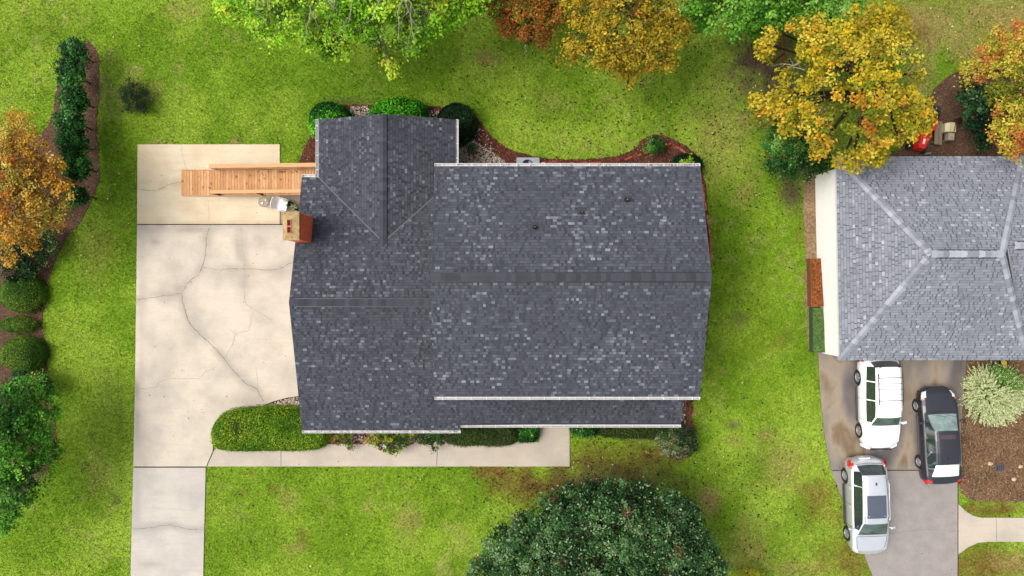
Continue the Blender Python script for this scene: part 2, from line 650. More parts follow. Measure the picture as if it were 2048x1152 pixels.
# patches of soil (kind 0), dry straw-coloured turf (1), rusty dead turf (2), darker green turf (3), pale lush turf (4)
PATCH = [(1515, 115, 75, 70, 1.0, 0), (1540, 190, 60, 60, .7, 0), (1600, 200, 110, 130, .5, 0), (625, 315, 22, 38, .95, 0), (1585, 385, 28, 60, .8, 0),
         (1870, 50, 150, 75, .75, 1), (2010, 60, 110, 90, .7, 1), (1840, 150, 40, 60, .5, 1), (1840, 65, 22, 16, .7, 2), (1440, 280, 70, 110, .45, 1),
         (995, 944, 55, 16, .95, 2), (1085, 975, 110, 38, .95, 2), (1180, 925, 120, 38, .75, 2), (1310, 915, 80, 35, .7, 2), (1240, 960, 160, 35, .6, 0),
         (1415, 1000, 30, 30, .8, 1), (1500, 1100, 60, 60, .5, 1), (1560, 930, 60, 60, .4, 1), (1640, 1000, 50, 60, .75, 2), (1700, 1120, 60, 60, .75, 2),
         (1985, 1020, 100, 16, .85, 2), (1990, 1130, 100, 45, .95, 2), (2040, 1120, 60, 30, .8, 1), (1595, 1140, 60, 20, .5, 1),
         (190, 500, 45, 80, .25, 1), (210, 480, 25, 35, .25, 2), (190, 950, 26, 60, .3, 1), (235, 1003, 10, 8, .8, 0), (320, 285, 30, 8, .7, 1), (470, 283, 14, 8, .6, 1),
         (370, 20, 50, 25, .4, 1), (980, 118, 26, 16, .7, 1), (1100, 200, 60, 30, .2, 1), (1350, 340, 20, 20, .3, 1), (1490, 380, 30, 60, .3, 1), (700, 205, 60, 12, .6, 0), (600, 230, 26, 60, .3, 3),
         (330, 230, 90, 60, .3, 4), (600, 190, 110, 80, .35, 3), 
         (560, 1060, 150, 90, .3, 4), (480, 1000, 80, 70, .25, 3), (810, 1000, 120, 60, .25, 4), (1520, 700, 80, 200, .3, 4), (100, 1100, 120, 60, .4, 4),
         (1470, 560, 40, 90, .35, 3), (545, 976, 10, 6, .9, 2), (556, 984, 5, 4, .9, 0), (485, 984, 8, 5, .8, 2), (575, 1000, 22, 26, .4, 1), (604, 1070, 12, 20, .6, 2), (590, 1095, 24, 12, .45, 1), (505, 948, 10, 5, .6, 1), (1465, 850, 14, 10, .6, 0), (1470, 880, 16, 10, .5, 1), (1530, 870, 20, 12, .5, 1), (1480, 635, 22, 14, .5, 0), (1600, 470, 16, 26, .5, 2), (1560, 680, 20, 20, .4, 2), (820, 1050, 26, 40, .5, 1), (255, 190, 46, 34, .5, 3), (290, 180, 60, 30, .35, 1), (240, 850, 12, 160, .5, 3), (60, 60, 140, 70, .25, 4)]
PW = []
for (a, b, rx, ry, s_, k_) in PATCH:
    x_, y_ = P(a, b)
    PW.append((x_, y_, rx / 40, ry / 40, s_ * {3: .45, 2: .75, 0: .85}.get(k_, 1), k_))


def lawn_color(x, y):
    x = np.asarray(x, float)
    y = np.asarray(y, float)
    a = n2(x, y, .11, 3, 3.3)
    b = n2(x, y, .55, 4, 9.1)
    d = n2(x, y, 2.1, 3, 5.7)
    base = np.empty((len(x), 3))
    dark, mid, lite, tan = [np.array(q) for q in (c(112, 152, 26), c(146, 184, 44), c(176, 204, 70), c(192, 186, 108))]
    t1 = np.clip((b - .28) * 3.0, .42, 1)[:, None]
    base[:] = dark * (1 - t1) + mid * t1
    t2 = np.clip((a * .55 + b * .45 - .47) * 5.5, 0, 1)[:, None]
    base = base * (1 - t2 * .75) + lite * t2 * .75
    t3 = np.clip((d * .6 + n2(x, y, .3, 2, 1.7) * .4 - .60) * 7, 0, 1)[:, None]
    base = base * (1 - t3 * .55) + tan * t3 * .55
    target = [np.array(q) for q in (c(104, 84, 66), c(178, 160, 92), c(140, 104, 54), c(74, 118, 16), c(150, 182, 48))]
    wob = n2(x, y, 1.3, 3, 2.2)
    for X, Y, rx, ry, s_, k_ in PW:
        q = np.hypot((x - X) / rx, (y - Y) / ry) + (wob - .5) * 1.2
        w = (np.clip(1.25 - q, 0, 1) * s_)[:, None]
        if k_ <= 2:
            w = w * (0.55 + .9 * d[:, None]).clip(0, 1)
        w = np.clip(w * 1.25, 0, 1)
        base = base * (1 - w) + target[k_] * w
    return base


def soil_amount(x, y):
    s = np.zeros(len(x))
    for X, Y, rx, ry, s_, k_ in PW:
        if k_ == 0:
            s = np.maximum(s, np.clip(1.25 - np.hypot((x - X) / rx, (y - Y) / ry), 0, 1) * s_)
    return s


# lawn sheet: fine in view, coarse to the horizon
gx = np.concatenate([[-900, -300, -100, -50], np.arange(-30, 30.01, .22), [50, 100, 300, 900]])
gy = np.concatenate([[-900, -300, -100, -40], np.arange(-18, 18.01, .22), [40, 100, 300, 900]])
GX, GY = np.meshgrid(gx, gy)
fx, fy = GX.ravel(), GY.ravel()
GZ = (n2(fx, fy, .5, 3, 4.4) - .5) * .02 - .012
GZ[(np.abs(fx) > 35) | (np.abs(fy) > 20)] = -.01
me = bpy.data.meshes.new("lawn")
nx, ny = len(gx), len(gy)
idx = np.arange(nx * ny).reshape(ny, nx)
F = np.stack([idx[:-1, :-1], idx[:-1, 1:], idx[1:, 1:], idx[1:, :-1]], -1).reshape(-1, 4)
me.from_pydata(np.stack([fx, fy, GZ], 1).tolist(), [], F.tolist())
at = me.attributes.new("Col", 'FLOAT_COLOR', 'POINT')
C4 = np.ones((len(fx), 4), np.float32)
C4[:, :3] = lawn_color(fx, fy) * .92
at.data.foreach_set("color", C4.ravel())
me.polygons.foreach_set("use_smooth", [True] * len(F))
me.materials.append(lawn_mat)
lawn = link(bpy.data.objects.new("lawn", me))
tag(lawn, kind="structure")


def sheet(name, poly, z, mat, label=None, amp=.04, seed=1, parent=None, under=.03):
    mb = MB()
    mb.prism(rough_edge(poly, .14, amp, seed) if amp else poly, z - under, z)
    o = mb.build(name, mat, parent, kind="structure")
    if label:
        o["label"] = label
    return o


b_left = sheet("garden_bed", bed_left, .012, soil_mat, seed=2)
b_back = sheet("garden_bed", bed_back, .012, mulch_red, seed=3)
b_front = sheet("garden_bed", bed_front, .012, mulch_red, seed=4, amp=.01)
b_east = sheet("garden_bed", bed_east, .012, mulch_brown, seed=5)
b_nb = sheet("garden_bed", bed_nb, .014, mulch_brown, seed=6)
sheet("bare_soil", dirt_strip, .010, sand_mat, seed=7, amp=.07)
sheet("bare_soil", dirt_back, .012, soil_mat, seed=8, amp=.07)

# ------------------------------------------------------------------ paving: slabs are parts of driveway / walkway
drive = empty("driveway", (0, 0, 0), kind="structure")
walk = empty("walkway", (0, 0, 0), kind="structure")
nbd = empty("neighbour_driveway", (0, 0, 0), kind="structure")
nbw = empty("neighbour_path", (0, 0, 0), kind="structure")


CRACKS = [[(421, 450), (413, 478), (412, 510), (405, 533), (398, 549), (375, 567), (365, 586)], [(365, 586), (350, 590), (310, 594), (275, 600)], [(405, 533), (430, 540), (470, 537), (540, 540), (560, 538), (592, 520)],
          [(365, 586), (366, 605), (375, 635), (382, 650), (400, 668), (425, 690), (445, 712), (465, 738), (490, 765), (515, 778), (528, 803)], [(488, 570), (490, 540), (487, 500), (480, 451)],
          [(276, 379), (314, 382), (336, 370), (375, 366)], [(265, 1058), (308, 1054), (340, 1049), (379, 1058), (408, 1059)], [(280, 450), (400, 450), (520, 449), (600, 449)]]
SPOTS = [(311, 484, 9, 7, .9), (478, 490, 9, 32, .6), (385, 458, 45, 9, .7), (300, 458, 30, 7, .6), (360, 578, 16, 12, .7), (505, 800, 60, 14, .5), (470, 545, 60, 12, .4), (383, 640, 22, 34, .35), (548, 540, 30, 20, .3),
         (274, 785, 8, 30, 1.0), (274, 830, 5, 60, .6), (285, 700, 7, 200, .35), (290, 905, 14, 20, .3), (310, 955, 20, 6, .35), (316, 985, 16, 5, .3), (300, 1128, 30, 8, .5), (275, 1000, 8, 60, .4), (516, 448, 8, 4, .9), (320, 440, 12, 5, .4),
         (285, 296, 14, 5, .6), (1090, 845, 30, 8, .3), (960, 905, 90, 12, .15), (545, 640, 12, 8, .3)]


def dirty(o, poly, z):
    import bmesh
    bm = bmesh.new()
    bm.from_mesh(o.data)
    xs = [p[0] for p in poly]
    ys = [p[1] for p in poly]
    x0, x1, y0, y1 = max(min(xs), -22), min(max(xs), 27), max(min(ys), -16), min(max(ys), 12)
    st = .2
    for i in range(1, int((x1 - x0) / st)):
        bmesh.ops.bisect_plane(bm, geom=bm.verts[:] + bm.edges[:] + bm.faces[:], plane_co=(x0 + i * st, 0, 0), plane_no=(1, 0, 0))
    for i in range(1, int((y1 - y0) / st)):
        bmesh.ops.bisect_plane(bm, geom=bm.verts[:] + bm.edges[:] + bm.faces[:], plane_co=(0, y0 + i * st, 0), plane_no=(0, 1, 0))
    bm.to_mesh(o.data)
    bm.free()
    me = o.data
    n = len(me.vertices)
    co = np.empty(n * 3, np.float32)
    me.vertices.foreach_get("co", co)
    co = co.reshape(-1, 3).astype(float)
    X, Y = co[:, 0], co[:, 1]
    nz = n2(X, Y, 1.1, 3, 8.8)
    D = np.zeros(n)
    for cr in CRACKS:
        q = [P(*a) for a in cr]
        for (ax, ay), (bx, by) in zip(q, q[1:]):
            dx, dy = bx - ax, by - ay
            t = np.clip(((X - ax) * dx + (Y - ay) * dy) / (dx * dx + dy * dy), 0, 1)
            d = np.hypot(X - ax - t * dx, Y - ay - t * dy)
            D = np.maximum(D, np.exp(-(d / .22) ** 2) * np.clip((nz - .36) * 3.2, 0, .55))
    for a, b, rx, ry, s_ in SPOTS:
        sx, sy = P(a, b)
        D = np.maximum(D, np.exp(-(((X - sx) / (rx / 40)) ** 2 + ((Y - sy) / (ry / 40)) ** 2)) * s_ * np.clip(nz * 2, .3, 1))
    at = me.attributes.new("Dirt", 'FLOAT', 'POINT')
    at.data.foreach_set("value", D.astype(np.float32))


def slab(poly, mat, parent, z=.045, label=None):
    mb = MB()
    # small bevelled arris
    n = len(poly)
    A = sum(poly[i][0] * poly[(i + 1) % n][1] - poly[(i + 1) % n][0] * poly[i][1] for i in range(n))
    if A < 0:
        poly = poly[::-1]
    mb.prism(poly, -.08, z)
    o = mb.build("concrete_slab", mat, parent)
    dirty(o, poly, z)
    if label:
        o["label"] = label
    return o


s_up = slab(slab_upper, conc_cream, drive, label="cream coloured upper slab")
slab(slab_patio, conc_patio, drive, label="dull patio slab beside the house")
s_main = slab(slab_main, conc_main, drive)
s_low = slab(slab_low, conc_low, drive)
s_w1 = slab(walk_w, conc_path, walk)
slab(walk_m, conc_path, walk)
slab(walk_e, conc_path, walk)
s_n1 = slab(nb_drive1, drive2_mat, nbd, label="wet and rust stained slab")
s_n2 = slab(nb_drive2, drive2_mat, nbd, label="plain grey slab")
slab(nb_path1, conc_path, nbw)
slab(nb_path2, conc_path, nbw)
# dirt in the joints
mb = MB()
for poly in (PP([(276, 446), (680, 446), (680, 452), (276, 452)]), PP([(269, 931), (426, 931), (426, 932), (411, 932), (409, 936), (269, 936)]),
             PP([(559, 375), (563, 375), (563, 450), (559, 450)])):
    mb.prism(poly, -.05, .022)
mb.build("joint_filler", joint_mat, drive, kind="stuff")
mb = MB()
mb.prism(PP([(1666, 938), (1914, 938), (1914, 942), (1666, 942)]), -.05, .022)
mb.prism(PP([(1913.5, 942), (1916.5, 942), (1916.5, 1250), (1913.5, 1250)]), -.05, .022)
mb.build("joint_filler", joint_mat, nbd, kind="stuff")


def crack(pts, w, parent, z=.045, mat=None, jag=.03):
    rr = random.Random(int(pts[0][0] * 7 + pts[0][1]))
    Q = []
    for i in range(len(pts) - 1):
        a, b = P(*pts[i]), P(*pts[i + 1])
        L = math.hypot(b[0] - a[0], b[1] - a[1])
        k = max(2, int(L / .09))
        for j in range(k):
            t = j / k
            Q.append((a[0] + (b[0] - a[0]) * t + rr.gauss(0, jag * .5), a[1] + (b[1] - a[1]) * t + rr.gauss(0, jag * .5)))
    Q.append(P(*pts[-1]))
    vs, fs = [], []
    for i, (x, y) in enumerate(Q):
        a = Q[max(0, i - 1)]
        b = Q[min(len(Q) - 1, i + 1)]
        dx, dy = b[0] - a[0], b[1] - a[1]
        L = math.hypot(dx, dy) + 1e-9
        ww = w * .85 * rr.uniform(.3, 1.3) * (.3 if i in (0, len(Q) - 1) else 1)
        vs += [(x - dy / L * ww / 2, y + dx / L * ww / 2, z + .004), (x + dy / L * ww / 2, y - dx / L * ww / 2, z + .004)]
        if i:
            fs.append((2 * i - 2, 2 * i - 1, 2 * i + 1, 2 * i))
    mb = MB()
    mb.add(vs, fs)
    return mb.build("crack", mat or crack_mat, parent)


for pts, w in (([(421, 450), (413, 478), (412, 510), (405, 533), (398, 549), (375, 567), (365, 586)], .028),
               ([(365, 586), (350, 590), (310, 594), (275, 600)], .022),
               ([(405, 533), (430, 540), (470, 537), (540, 540), (560, 538), (592, 520)], .022),
               ([(365, 586), (366, 605), (375, 635), (382, 650), (400, 668), (425, 690), (445, 712), (465, 738), (490, 765), (515, 778), (528, 803)], .03),
               ([(517, 778), (516, 760), (512, 735)], .014),
               ([(450, 717), (466, 688), (472, 668), (498, 661), (505, 630)], .016),
               ([(472, 668), (458, 657)], .012),
               ([(275, 778), (314, 774), (316, 765), (340, 757), (400, 757), (410, 744), (435, 734)], .014),
               ([(488, 570), (492, 608), (520, 625), (545, 641)], .013),
               ([(480, 451), (487, 500), (490, 540), (488, 570)], .01)):
    crack(pts, w, s_main)
for pts, w in (([(276, 379), (314, 382), (336, 370), (354, 365), (375, 366)], .02), ([(362, 291), (366, 315), (374, 340)], .012), ([(418, 400), (419, 448)], .008)):
    crack(pts, w, s_up)
crack([(265, 1058), (308, 1054), (340, 1049), (379, 1058), (408, 1059)], .022, s_low)
crack([(1780, 1068), (1800, 1063), (1850, 1058), (1913, 1062)], .014, s_n2)

# ------------------------------------------------------------------ shingled roofs
DARKPAL = [(c(88, 91, 99), .34), (c(96, 99, 108), .27), (c(80, 83, 91), .15), (c(108, 112, 121), .12), (c(128, 132, 142), .10), (c(148, 152, 162), .06)]
LITEPAL = [(c(152, 156, 165), .40), (c(160, 164, 173), .29), (c(144, 148, 158), .17), (c(176, 180, 188), .10), (c(192, 196, 203), .04)]


def pick(pal, rr):
    t = rr.random()
    for col, w in pal:
        if t < w:
            return col
        t -= w
    return pal[0][0]


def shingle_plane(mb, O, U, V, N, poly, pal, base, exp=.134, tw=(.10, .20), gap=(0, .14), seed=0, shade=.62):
    """poly in (u,v): courses of laminated tabs over a strip course"""
    rr = random.Random(seed)
    vmin = min(p[1] for p in poly)
    vmax = max(p[1] for p in poly)
    n = len(poly)

    def spans(v):
        xs = []
        for i in range(n):
            (a, b), (d, e) = poly[i], poly[(i + 1) % n]
            if (b > v) != (e > v):
                xs.append(a + (d - a) * (v - b) / (e - b))
        xs.sort()
        return [(xs[i], xs[i + 1]) for i in range(0, len(xs) - 1, 2)]

    def W(u, v, h):
        return O + U * u + V * v + N * h

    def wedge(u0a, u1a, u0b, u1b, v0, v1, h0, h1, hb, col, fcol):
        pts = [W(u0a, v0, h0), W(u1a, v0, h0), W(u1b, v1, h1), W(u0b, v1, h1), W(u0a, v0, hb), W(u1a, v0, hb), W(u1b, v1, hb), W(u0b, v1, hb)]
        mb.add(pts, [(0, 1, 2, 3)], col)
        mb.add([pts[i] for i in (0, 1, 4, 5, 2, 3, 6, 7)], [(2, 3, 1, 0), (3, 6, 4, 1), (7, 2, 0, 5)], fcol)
    gridn = fnoise(np.array([[i * .4 + seed * 5, j * .4, seed] for i in range(80) for j in range(40)]), .9, 2).reshape(80, 40)

    def pn(a, b):
        return min(1, max(0, (gridn[int(abs(a) / .4) % 80, int(abs(b) / .4) % 40] - .3) * 2.4))
    k = 0
    v = vmin
    while v < vmax - .02:
        v1 = min(v + exp, vmax)
        sa, sb = spans(v + .002), spans(v1 - .002)
        if len(sa) != len(sb):
            sm = spans((v + v1) / 2)
            sa = sb = sm
        for (a0, a1), (b0, b1) in zip(sa, sb):
            if a1 - a0 < .03 and b1 - b0 < .03:
                continue
            lo, hi = min(a0, b0), max(a1, b1)

            def cl(u, first, last, top):
                q0, q1 = (b0, b1) if top else (a0, a1)
                return min(max(u, q0), q1)
            # strip course, in pieces of differing tone
            u = lo - rr.uniform(0, .9)
            while u < hi:
                u2 = u + rr.uniform(.35, 1.0)
                if u2 > lo:
                    f = rr.uniform(.78, 1.08)
                    col = tuple(x * f for x in base)
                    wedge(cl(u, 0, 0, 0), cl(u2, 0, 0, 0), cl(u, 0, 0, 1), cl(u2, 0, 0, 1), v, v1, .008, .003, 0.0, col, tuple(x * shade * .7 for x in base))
                u = u2
            # laminated tabs
            u = lo - rr.uniform(0, .3)
            while u < hi:
                w = rr.uniform(*tw)
                u2 = u + w
                if u2 > lo:
                    col = pick(pal, rr)
                    if rr.random() < pn(lo + u, v):
                        col = pick(pal[:3], rr)
                    f = rr.uniform(.93, 1.07) * (.95 + .1 * pn(u * .5 + 3, v * .5 + 9))
                    col = tuple(x * f for x in col)
                    e0, e1, e2, e3 = cl(u, 0, 0, 0), cl(u2, 0, 0, 0), cl(u, 0, 0, 1), cl(u2, 0, 0, 1)
                    if e1 - e0 > .01 or e3 - e2 > .01:
                        dr = .018
                        # dark backing band printed above each tab row shows as a line under the next row
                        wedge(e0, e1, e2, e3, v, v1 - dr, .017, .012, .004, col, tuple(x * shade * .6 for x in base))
                u = u2 + (rr.uniform(*gap) if rr.random() < .45 else 0)
        v += exp
        k += 1


def make_plane(polyXY, zf, eave_dir, up_dir):
    """plane frame for plan polygon; zf(x,y) height"""
    x0, y0 = polyXY[0]
    O = Vector((x0, y0, zf(x0, y0)))
    U = Vector((eave_dir[0], eave_dir[1], 0)).normalized()
    ux, uy = up_dir
    V = Vector((ux, uy, zf(x0 + ux, y0 + uy) - zf(x0, y0))).normalized()
    N = U.cross(V)
    if N.z < 0:
        N = -N
    uv = []
    for x, y in polyXY:
        d = Vector((x, y, zf(x, y))) - O
        uv.append((d.dot(U), d.dot(V)))
    return O, U, V, N, uv


def roof_deck(polys_zf, parent, thick=.14, mats=None):
    mb = MB()
    for poly, zf in polys_zf:
        mb.prism(poly, (lambda x, y, zf=zf: zf(x, y) - thick), (lambda x, y, zf=zf: zf(x, y) - .004))
    # white fascia sides: top and bottom faces dark, sides white
    for i, f in enumerate(mb.f):
        mb.m[i] = 1 if (len(f) == 4 and abs((Vector(mb.v[f[1]]) - Vector(mb.v[f[0]])).cross(Vector(mb.v[f[2]]) - Vector(mb.v[f[1]])).normalized().z) < .3) else 0
    return mb.build("roof", [deck_under, white_paint], parent)


def cap_mesh(name, w, l, drop, th, mat, col):
    mb = MB()
    prof = [(-w / 2, -drop * w / 2), (-w / 5, -drop * w / 5 + .004), (0, .012), (w / 5, -drop * w / 5 + .004), (w / 2, -drop * w / 2)]
    vs = []
    for x, lift in ((-l * .55, th), (l * .62, 0.0)):
        vs += [(x, y, z + lift) for y, z in prof]
        vs += [(x, y, z + lift - th - .004) for y, z in prof]
    fs = []
    for i in range(4):
        fs.append((i, i + 10, i + 11, i + 1))
        fs.append((i, i + 1, i + 6, i + 5))
    fs += [(0, 5, 15, 10), (4, 14, 19, 9)]
    mb.add(vs, fs, col)
    return mb.mesh(name, mat)


cap_mat_dark = M_attr("dark_ridge_cap", .9, .12, 0, .12, 40, objrand=.22)
cap_mat_lite = M_attr("light_ridge_cap", .9, .12, 0, .12, 40, objrand=.30)
cap_dark = cap_mesh("ridge_cap", .33, .2, .33, .012, cap_mat_dark, c(80, 81, 90))
cap_lite = cap_mesh("ridge_cap", .32, .25, .42, .012, cap_mat_lite, c(178, 182, 191))
cap_hip = cap_mesh("ridge_cap", .30, .25, .30, .012, cap_mat_lite, c(170, 174, 184))


def ridge_caps(a, b, me, step, parent, lift=.03):
    a, b = Vector(a), Vector(b)
    d = (b - a)
    L = d.length
    d.normalize()
    y = Vector((0, 0, 1)).cross(d).normalized()
    z = d.cross(y)
    M3 = Matrix((d, y, z)).transposed()
    k = int(L / step)
    for i in range(k):
        o = bpy.data.objects.new("ridge_cap", me)
        p = a + d * ((i + .5) * L / k) + z * lift
        o.matrix_world = Matrix.Translation(p) @ M3.to_4x4()
        link(o, parent)


strap_me = MB().box(0, 0, 0, .02, .13, .012).mesh("gutter_strap", white_paint)


def gutter(a, b, z, out, parent, w=.13, step=.62):
    """open K gutter from a to b (plan), out = outward unit direction"""
    a, b = Vector((*a, 0)), Vector((*b, 0))
    d = (b - a)
    L = d.length
    d.normalize()
    o_ = Vector((*out, 0))
    prof = [(-.005, .0), (-.005, -.10), (w * .72, -.10), (w, -.02), (w, .012), (w - .022, .012), (w - .022, -.02), (w * .66, -.08), (.012, -.08), (.012, .0)]
    vs, n = [], len(prof)
    for t in (a, b):
        for q, h in prof:
            p = t + o_ * q
            vs.append((p.x, p.y, z + h))
    fs = [(i, (i + 1) % n, n + (i + 1) % n, n + i) for i in range(n)] + [tuple(range(n)), tuple(range(2 * n - 1, n - 1, -1))]
    mb = MB()
    mb.add(vs, fs)
    g = mb.build("gutter", gutter_mat, parent)
    for e, s_ in ((a, 1), (b, -1)):
        p = e + o_ * (w / 2) + d * .006 * s_
        MB().box(p.x, p.y, z - .045, *((.012, w, .11) if abs(d.x) > .5 else (w, .012, .11))).build("end_cap", white_paint, g)
    k = max(1, int(L / step))
    for i in range(k):
        p = a + d * ((i + .5) * L / k + random.uniform(-.04, .04)) + o_ * (w / 2)
        s_ = bpy.data.objects.new("gutter_strap", strap_me)
        s_.location = (p.x, p.y, z + .008)
        s_.rotation_euler = (0, 0, 0 if abs(out[1]) > .5 else math.pi / 2)
        link(s_, g)
    # downspout at one end
    return g


# ---- main house
ZE, ZR = 2.5, 4.5
YF, YR, YB = -6.63, -.64, 5.16
s1 = (ZR - ZE) / (YR - YF)
s2 = (ZR - ZE) / (YB - YR)
zf_front = lambda x, y: ZE + (y - YF) * s1
zf_back = lambda x, y: ZE + (YB - y) * s2
XL, XR = -9.78, 7.85
EX0, EX1, EXM, EY = -9.01, -2.62, -5.81, 7.85
se = 1.07 / (EXM - EX0)
se2 = 1.07 / (EX1 - EXM)
apexY = YB - 1.07 / s2
zf_el = lambda x, y: ZE + (x - EX0) * se
zf_er = lambda x, y: ZE + (EX1 - x) * se2
UX0, UX1, UYF, UYB, UYR = -3.32, 8.07, -4.66, 5.22, .44
UZE, UZR = 5.2, 7.1
su1 = (UZR - UZE) / (UYR - UYF)
su2 = (UZR - UZE) / (UYB - UYR)
UXR0, UXR1 = -3.30, 8.05
zf_uf = lambda x, y: UZE + (y - UYF) * su1
zf_ub = lambda x, y: UZE + (UYB - y) * su2

house = empty("house", (0, 0, 0), label="two storey house with dark grey shingled gable roofs and a brick chimney", cat="house")
yv = apexY + (YB - apexY) * (-3.0 - EXM) / (EX1 - EXM)
P_front = [(XL, YF), (-2.43, YF), (-2.43, -6.35), (XR, -6.35), (XR, -4.34), (-3.0, -4.34), (-3.0, YR), (XL, YR)]
P_back = [(XL, YB), (XL, YR), (-3.0, YR), (-3.0, yv), (EXM, apexY), (EX0, YB)]
P_el = [(EX0, EY), (EX0, YB), (EXM, apexY), (EXM, EY)]
P_er = [(EX1, EY), (EXM, EY), (EXM, apexY), (-3.0, yv), (-3.0, 4.92), (EX1, 4.92)]
P_uf = [(UX0, UYF), (UX1, UYF), (UXR1, UYR), (UXR0, UYR)]
P_ub = [(UX0, UYB), (UXR0, UYR), (UXR1, UYR), (UX1, UYB)]

LOWPAL = [(tuple(x * .90 for x in a), b) for a, b in DARKPAL[:4]] + [(c(112, 116, 125), .06), (c(132, 136, 146), .03)]
base_d = c(76, 79, 87)
for zone in ("low", "ell", "up"):
    if zone == "low":
        planes = [(P_front, zf_front, (1, 0), (0, 1)), (P_back, zf_back, (1, 0), (0, -1))]
    elif zone == "ell":
        planes = [(P_el, zf_el, (0, 1), (1, 0)), (P_er, zf_er, (0, 1), (-1, 0))]
    else:
        planes = [(P_uf, zf_uf, (1, 0), (0, 1)), (P_ub, zf_ub, (1, 0), (0, -1))]
    rf = roof_deck([(p, z) for p, z, _, _ in planes], house)
    mb = MB()
    for i, (p, z, e, u) in enumerate(planes):
        O, U, V, N, uv = make_plane(p, z, e, u)
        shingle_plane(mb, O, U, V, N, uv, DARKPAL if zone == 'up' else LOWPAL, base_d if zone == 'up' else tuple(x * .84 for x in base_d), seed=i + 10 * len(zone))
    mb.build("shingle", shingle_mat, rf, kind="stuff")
    if zone == "low":
        ridge_caps((XL + .03, YR, ZR), (-3.05, YR, ZR), cap_dark, .2, rf, .075)
        rlow = rf
    elif zone == "ell":
        ridge_caps((EXM, apexY - .1, ZE + 1.07), (EXM, EY - .03, ZE + 1.07), cap_dark, .2, rf, .075)
        # open valley flashings
        for sgn, ex in ((-1, EX0), (1, EX1)):
            ax, ay, az = EXM, apexY, ZE + 1.07
            bx, by, bz = (ex, YB, ZE) if sgn < 0 else (-3.0, yv, zf_er(-3.0, yv))
            d = Vector((bx - ax, by - ay, bz - az)).normalized()
            sd = Vector((-d.y, d.x, 0)).normalized() * .024
            vm = MB()
            vm.add([(ax - sd.x, ay - sd.y, az + .026), (ax + sd.x, ay + sd.y, az + .026), (bx + sd.x, by + sd.y, bz + .026), (bx - sd.x, by - sd.y, bz + .026),
                    (ax, ay, az + .0), (bx, by, bz + .0)], [(0, 1, 2, 3), (0, 3, 5, 4), (1, 4, 5, 2)], c(118, 121, 129))
            vm.build("valley_flashing", shingle_mat, rf)
    else:
        ridge_caps((UXR0 + .03, UYR, UZR), (UXR1 - .03, UYR, UZR), cap_dark, .2, rf, .075)
        rup = rf
for (a, b, z, out, par) in (((XL, YF), (-2.40, YF), ZE, (0, -1), rlow), ((-2.38, -6.35), (XR, -6.35), zf_front(0, -6.35), (0, -1), rlow),
                            ((UX0 + .0, UYF), (UX1, UYF), UZE, (0, -1), rup), ((UX0, UYB), (UX1, UYB), UZE, (0, 1), rup),
                            ((XL, YB), (EX0 - .16, YB), ZE, (0, 1), rlow), ((EX0, YB), (EX0, EY), ZE, (-1, 0), rlow), ((EX1, 4.95), (EX1, EY), ZE, (1, 0), rlow)):
    gutter(a, b, z, out, par)

# walls
def wall_box(x0, x1, y0, y1, z0, z1, mat, parent):
    return MB().box((x0 + x1) / 2, (y0 + y1) / 2, (z0 + z1) / 2, x1 - x0, y1 - y0, z1 - z0).build("wall", mat, parent)


wall_box(-9.5, -3.0, -6.2, 4.85, 0, 2.42, brick_wall_mat, house)
wall_box(-2.99, 7.78, -4.35, 4.9, 0, 5.12, brick_wall_mat, house)
wall_box(-8.75, -2.9, 4.86, 7.55, 0, 2.42, brick_wall_mat, house)
for x0, x1, y, zr, ze, flip in ((-9.5, None, 0, 0, 0, 0),):
    mb = MB()
    mb.add([(-9.5, -6.2, 2.42), (-9.5, 4.85, 2.42), (-9.5, YR, ZR - .16)], [(0, 2, 1)])
    mb.add([(7.78, -4.35, 5.12), (7.78, 4.9, 5.12), (7.78, UYR, UZR - .16)], [(0, 1, 2)])
    mb.add([(-2.99, -4.35, 5.12), (-2.99, 4.9, 5.12), (-2.99, UYR, UZR - .16)], [(0, 2, 1)])
    mb.add([(-8.75, 7.55, 2.42), (-2.9, 7.55, 2.42), (EXM, 7.55, ZE + 1.07 - .16)], [(0, 2, 1)])
    mb.build("gable_wall", white_paint, house, kind="stuff")


def window(x, y, z, w, h, face, parent):
    """face 'N','S','E','W'"""
    ns = face in 'NS'
    sg = 1 if face in 'NE' else -1
    dx, dy = (0, sg) if ns else (sg, 0)
    mb = MB()
    t = .06
    for (a, b, ww, hh) in ((0, h / 2 + t / 2, w + 2 * t, t), (0, -h / 2 - t / 2, w + 2 * t, t), (-w / 2 - t / 2, 0, t, h), (w / 2 + t / 2, 0, t, h), (0, 0, w, .03)):
        if ns:
            mb.box(x + a, y + dy * .02, z + b, ww, .05, hh)
        else:
            mb.box(x + dx * .02, y + a, z + b, .05, ww, hh)
    f = mb.build("window", white_paint, parent)
    MB().box(x + dx * .004, y + dy * .004, z, *((w, .02, h) if ns else (.02, w, h))).build("pane", glass_mat, f)


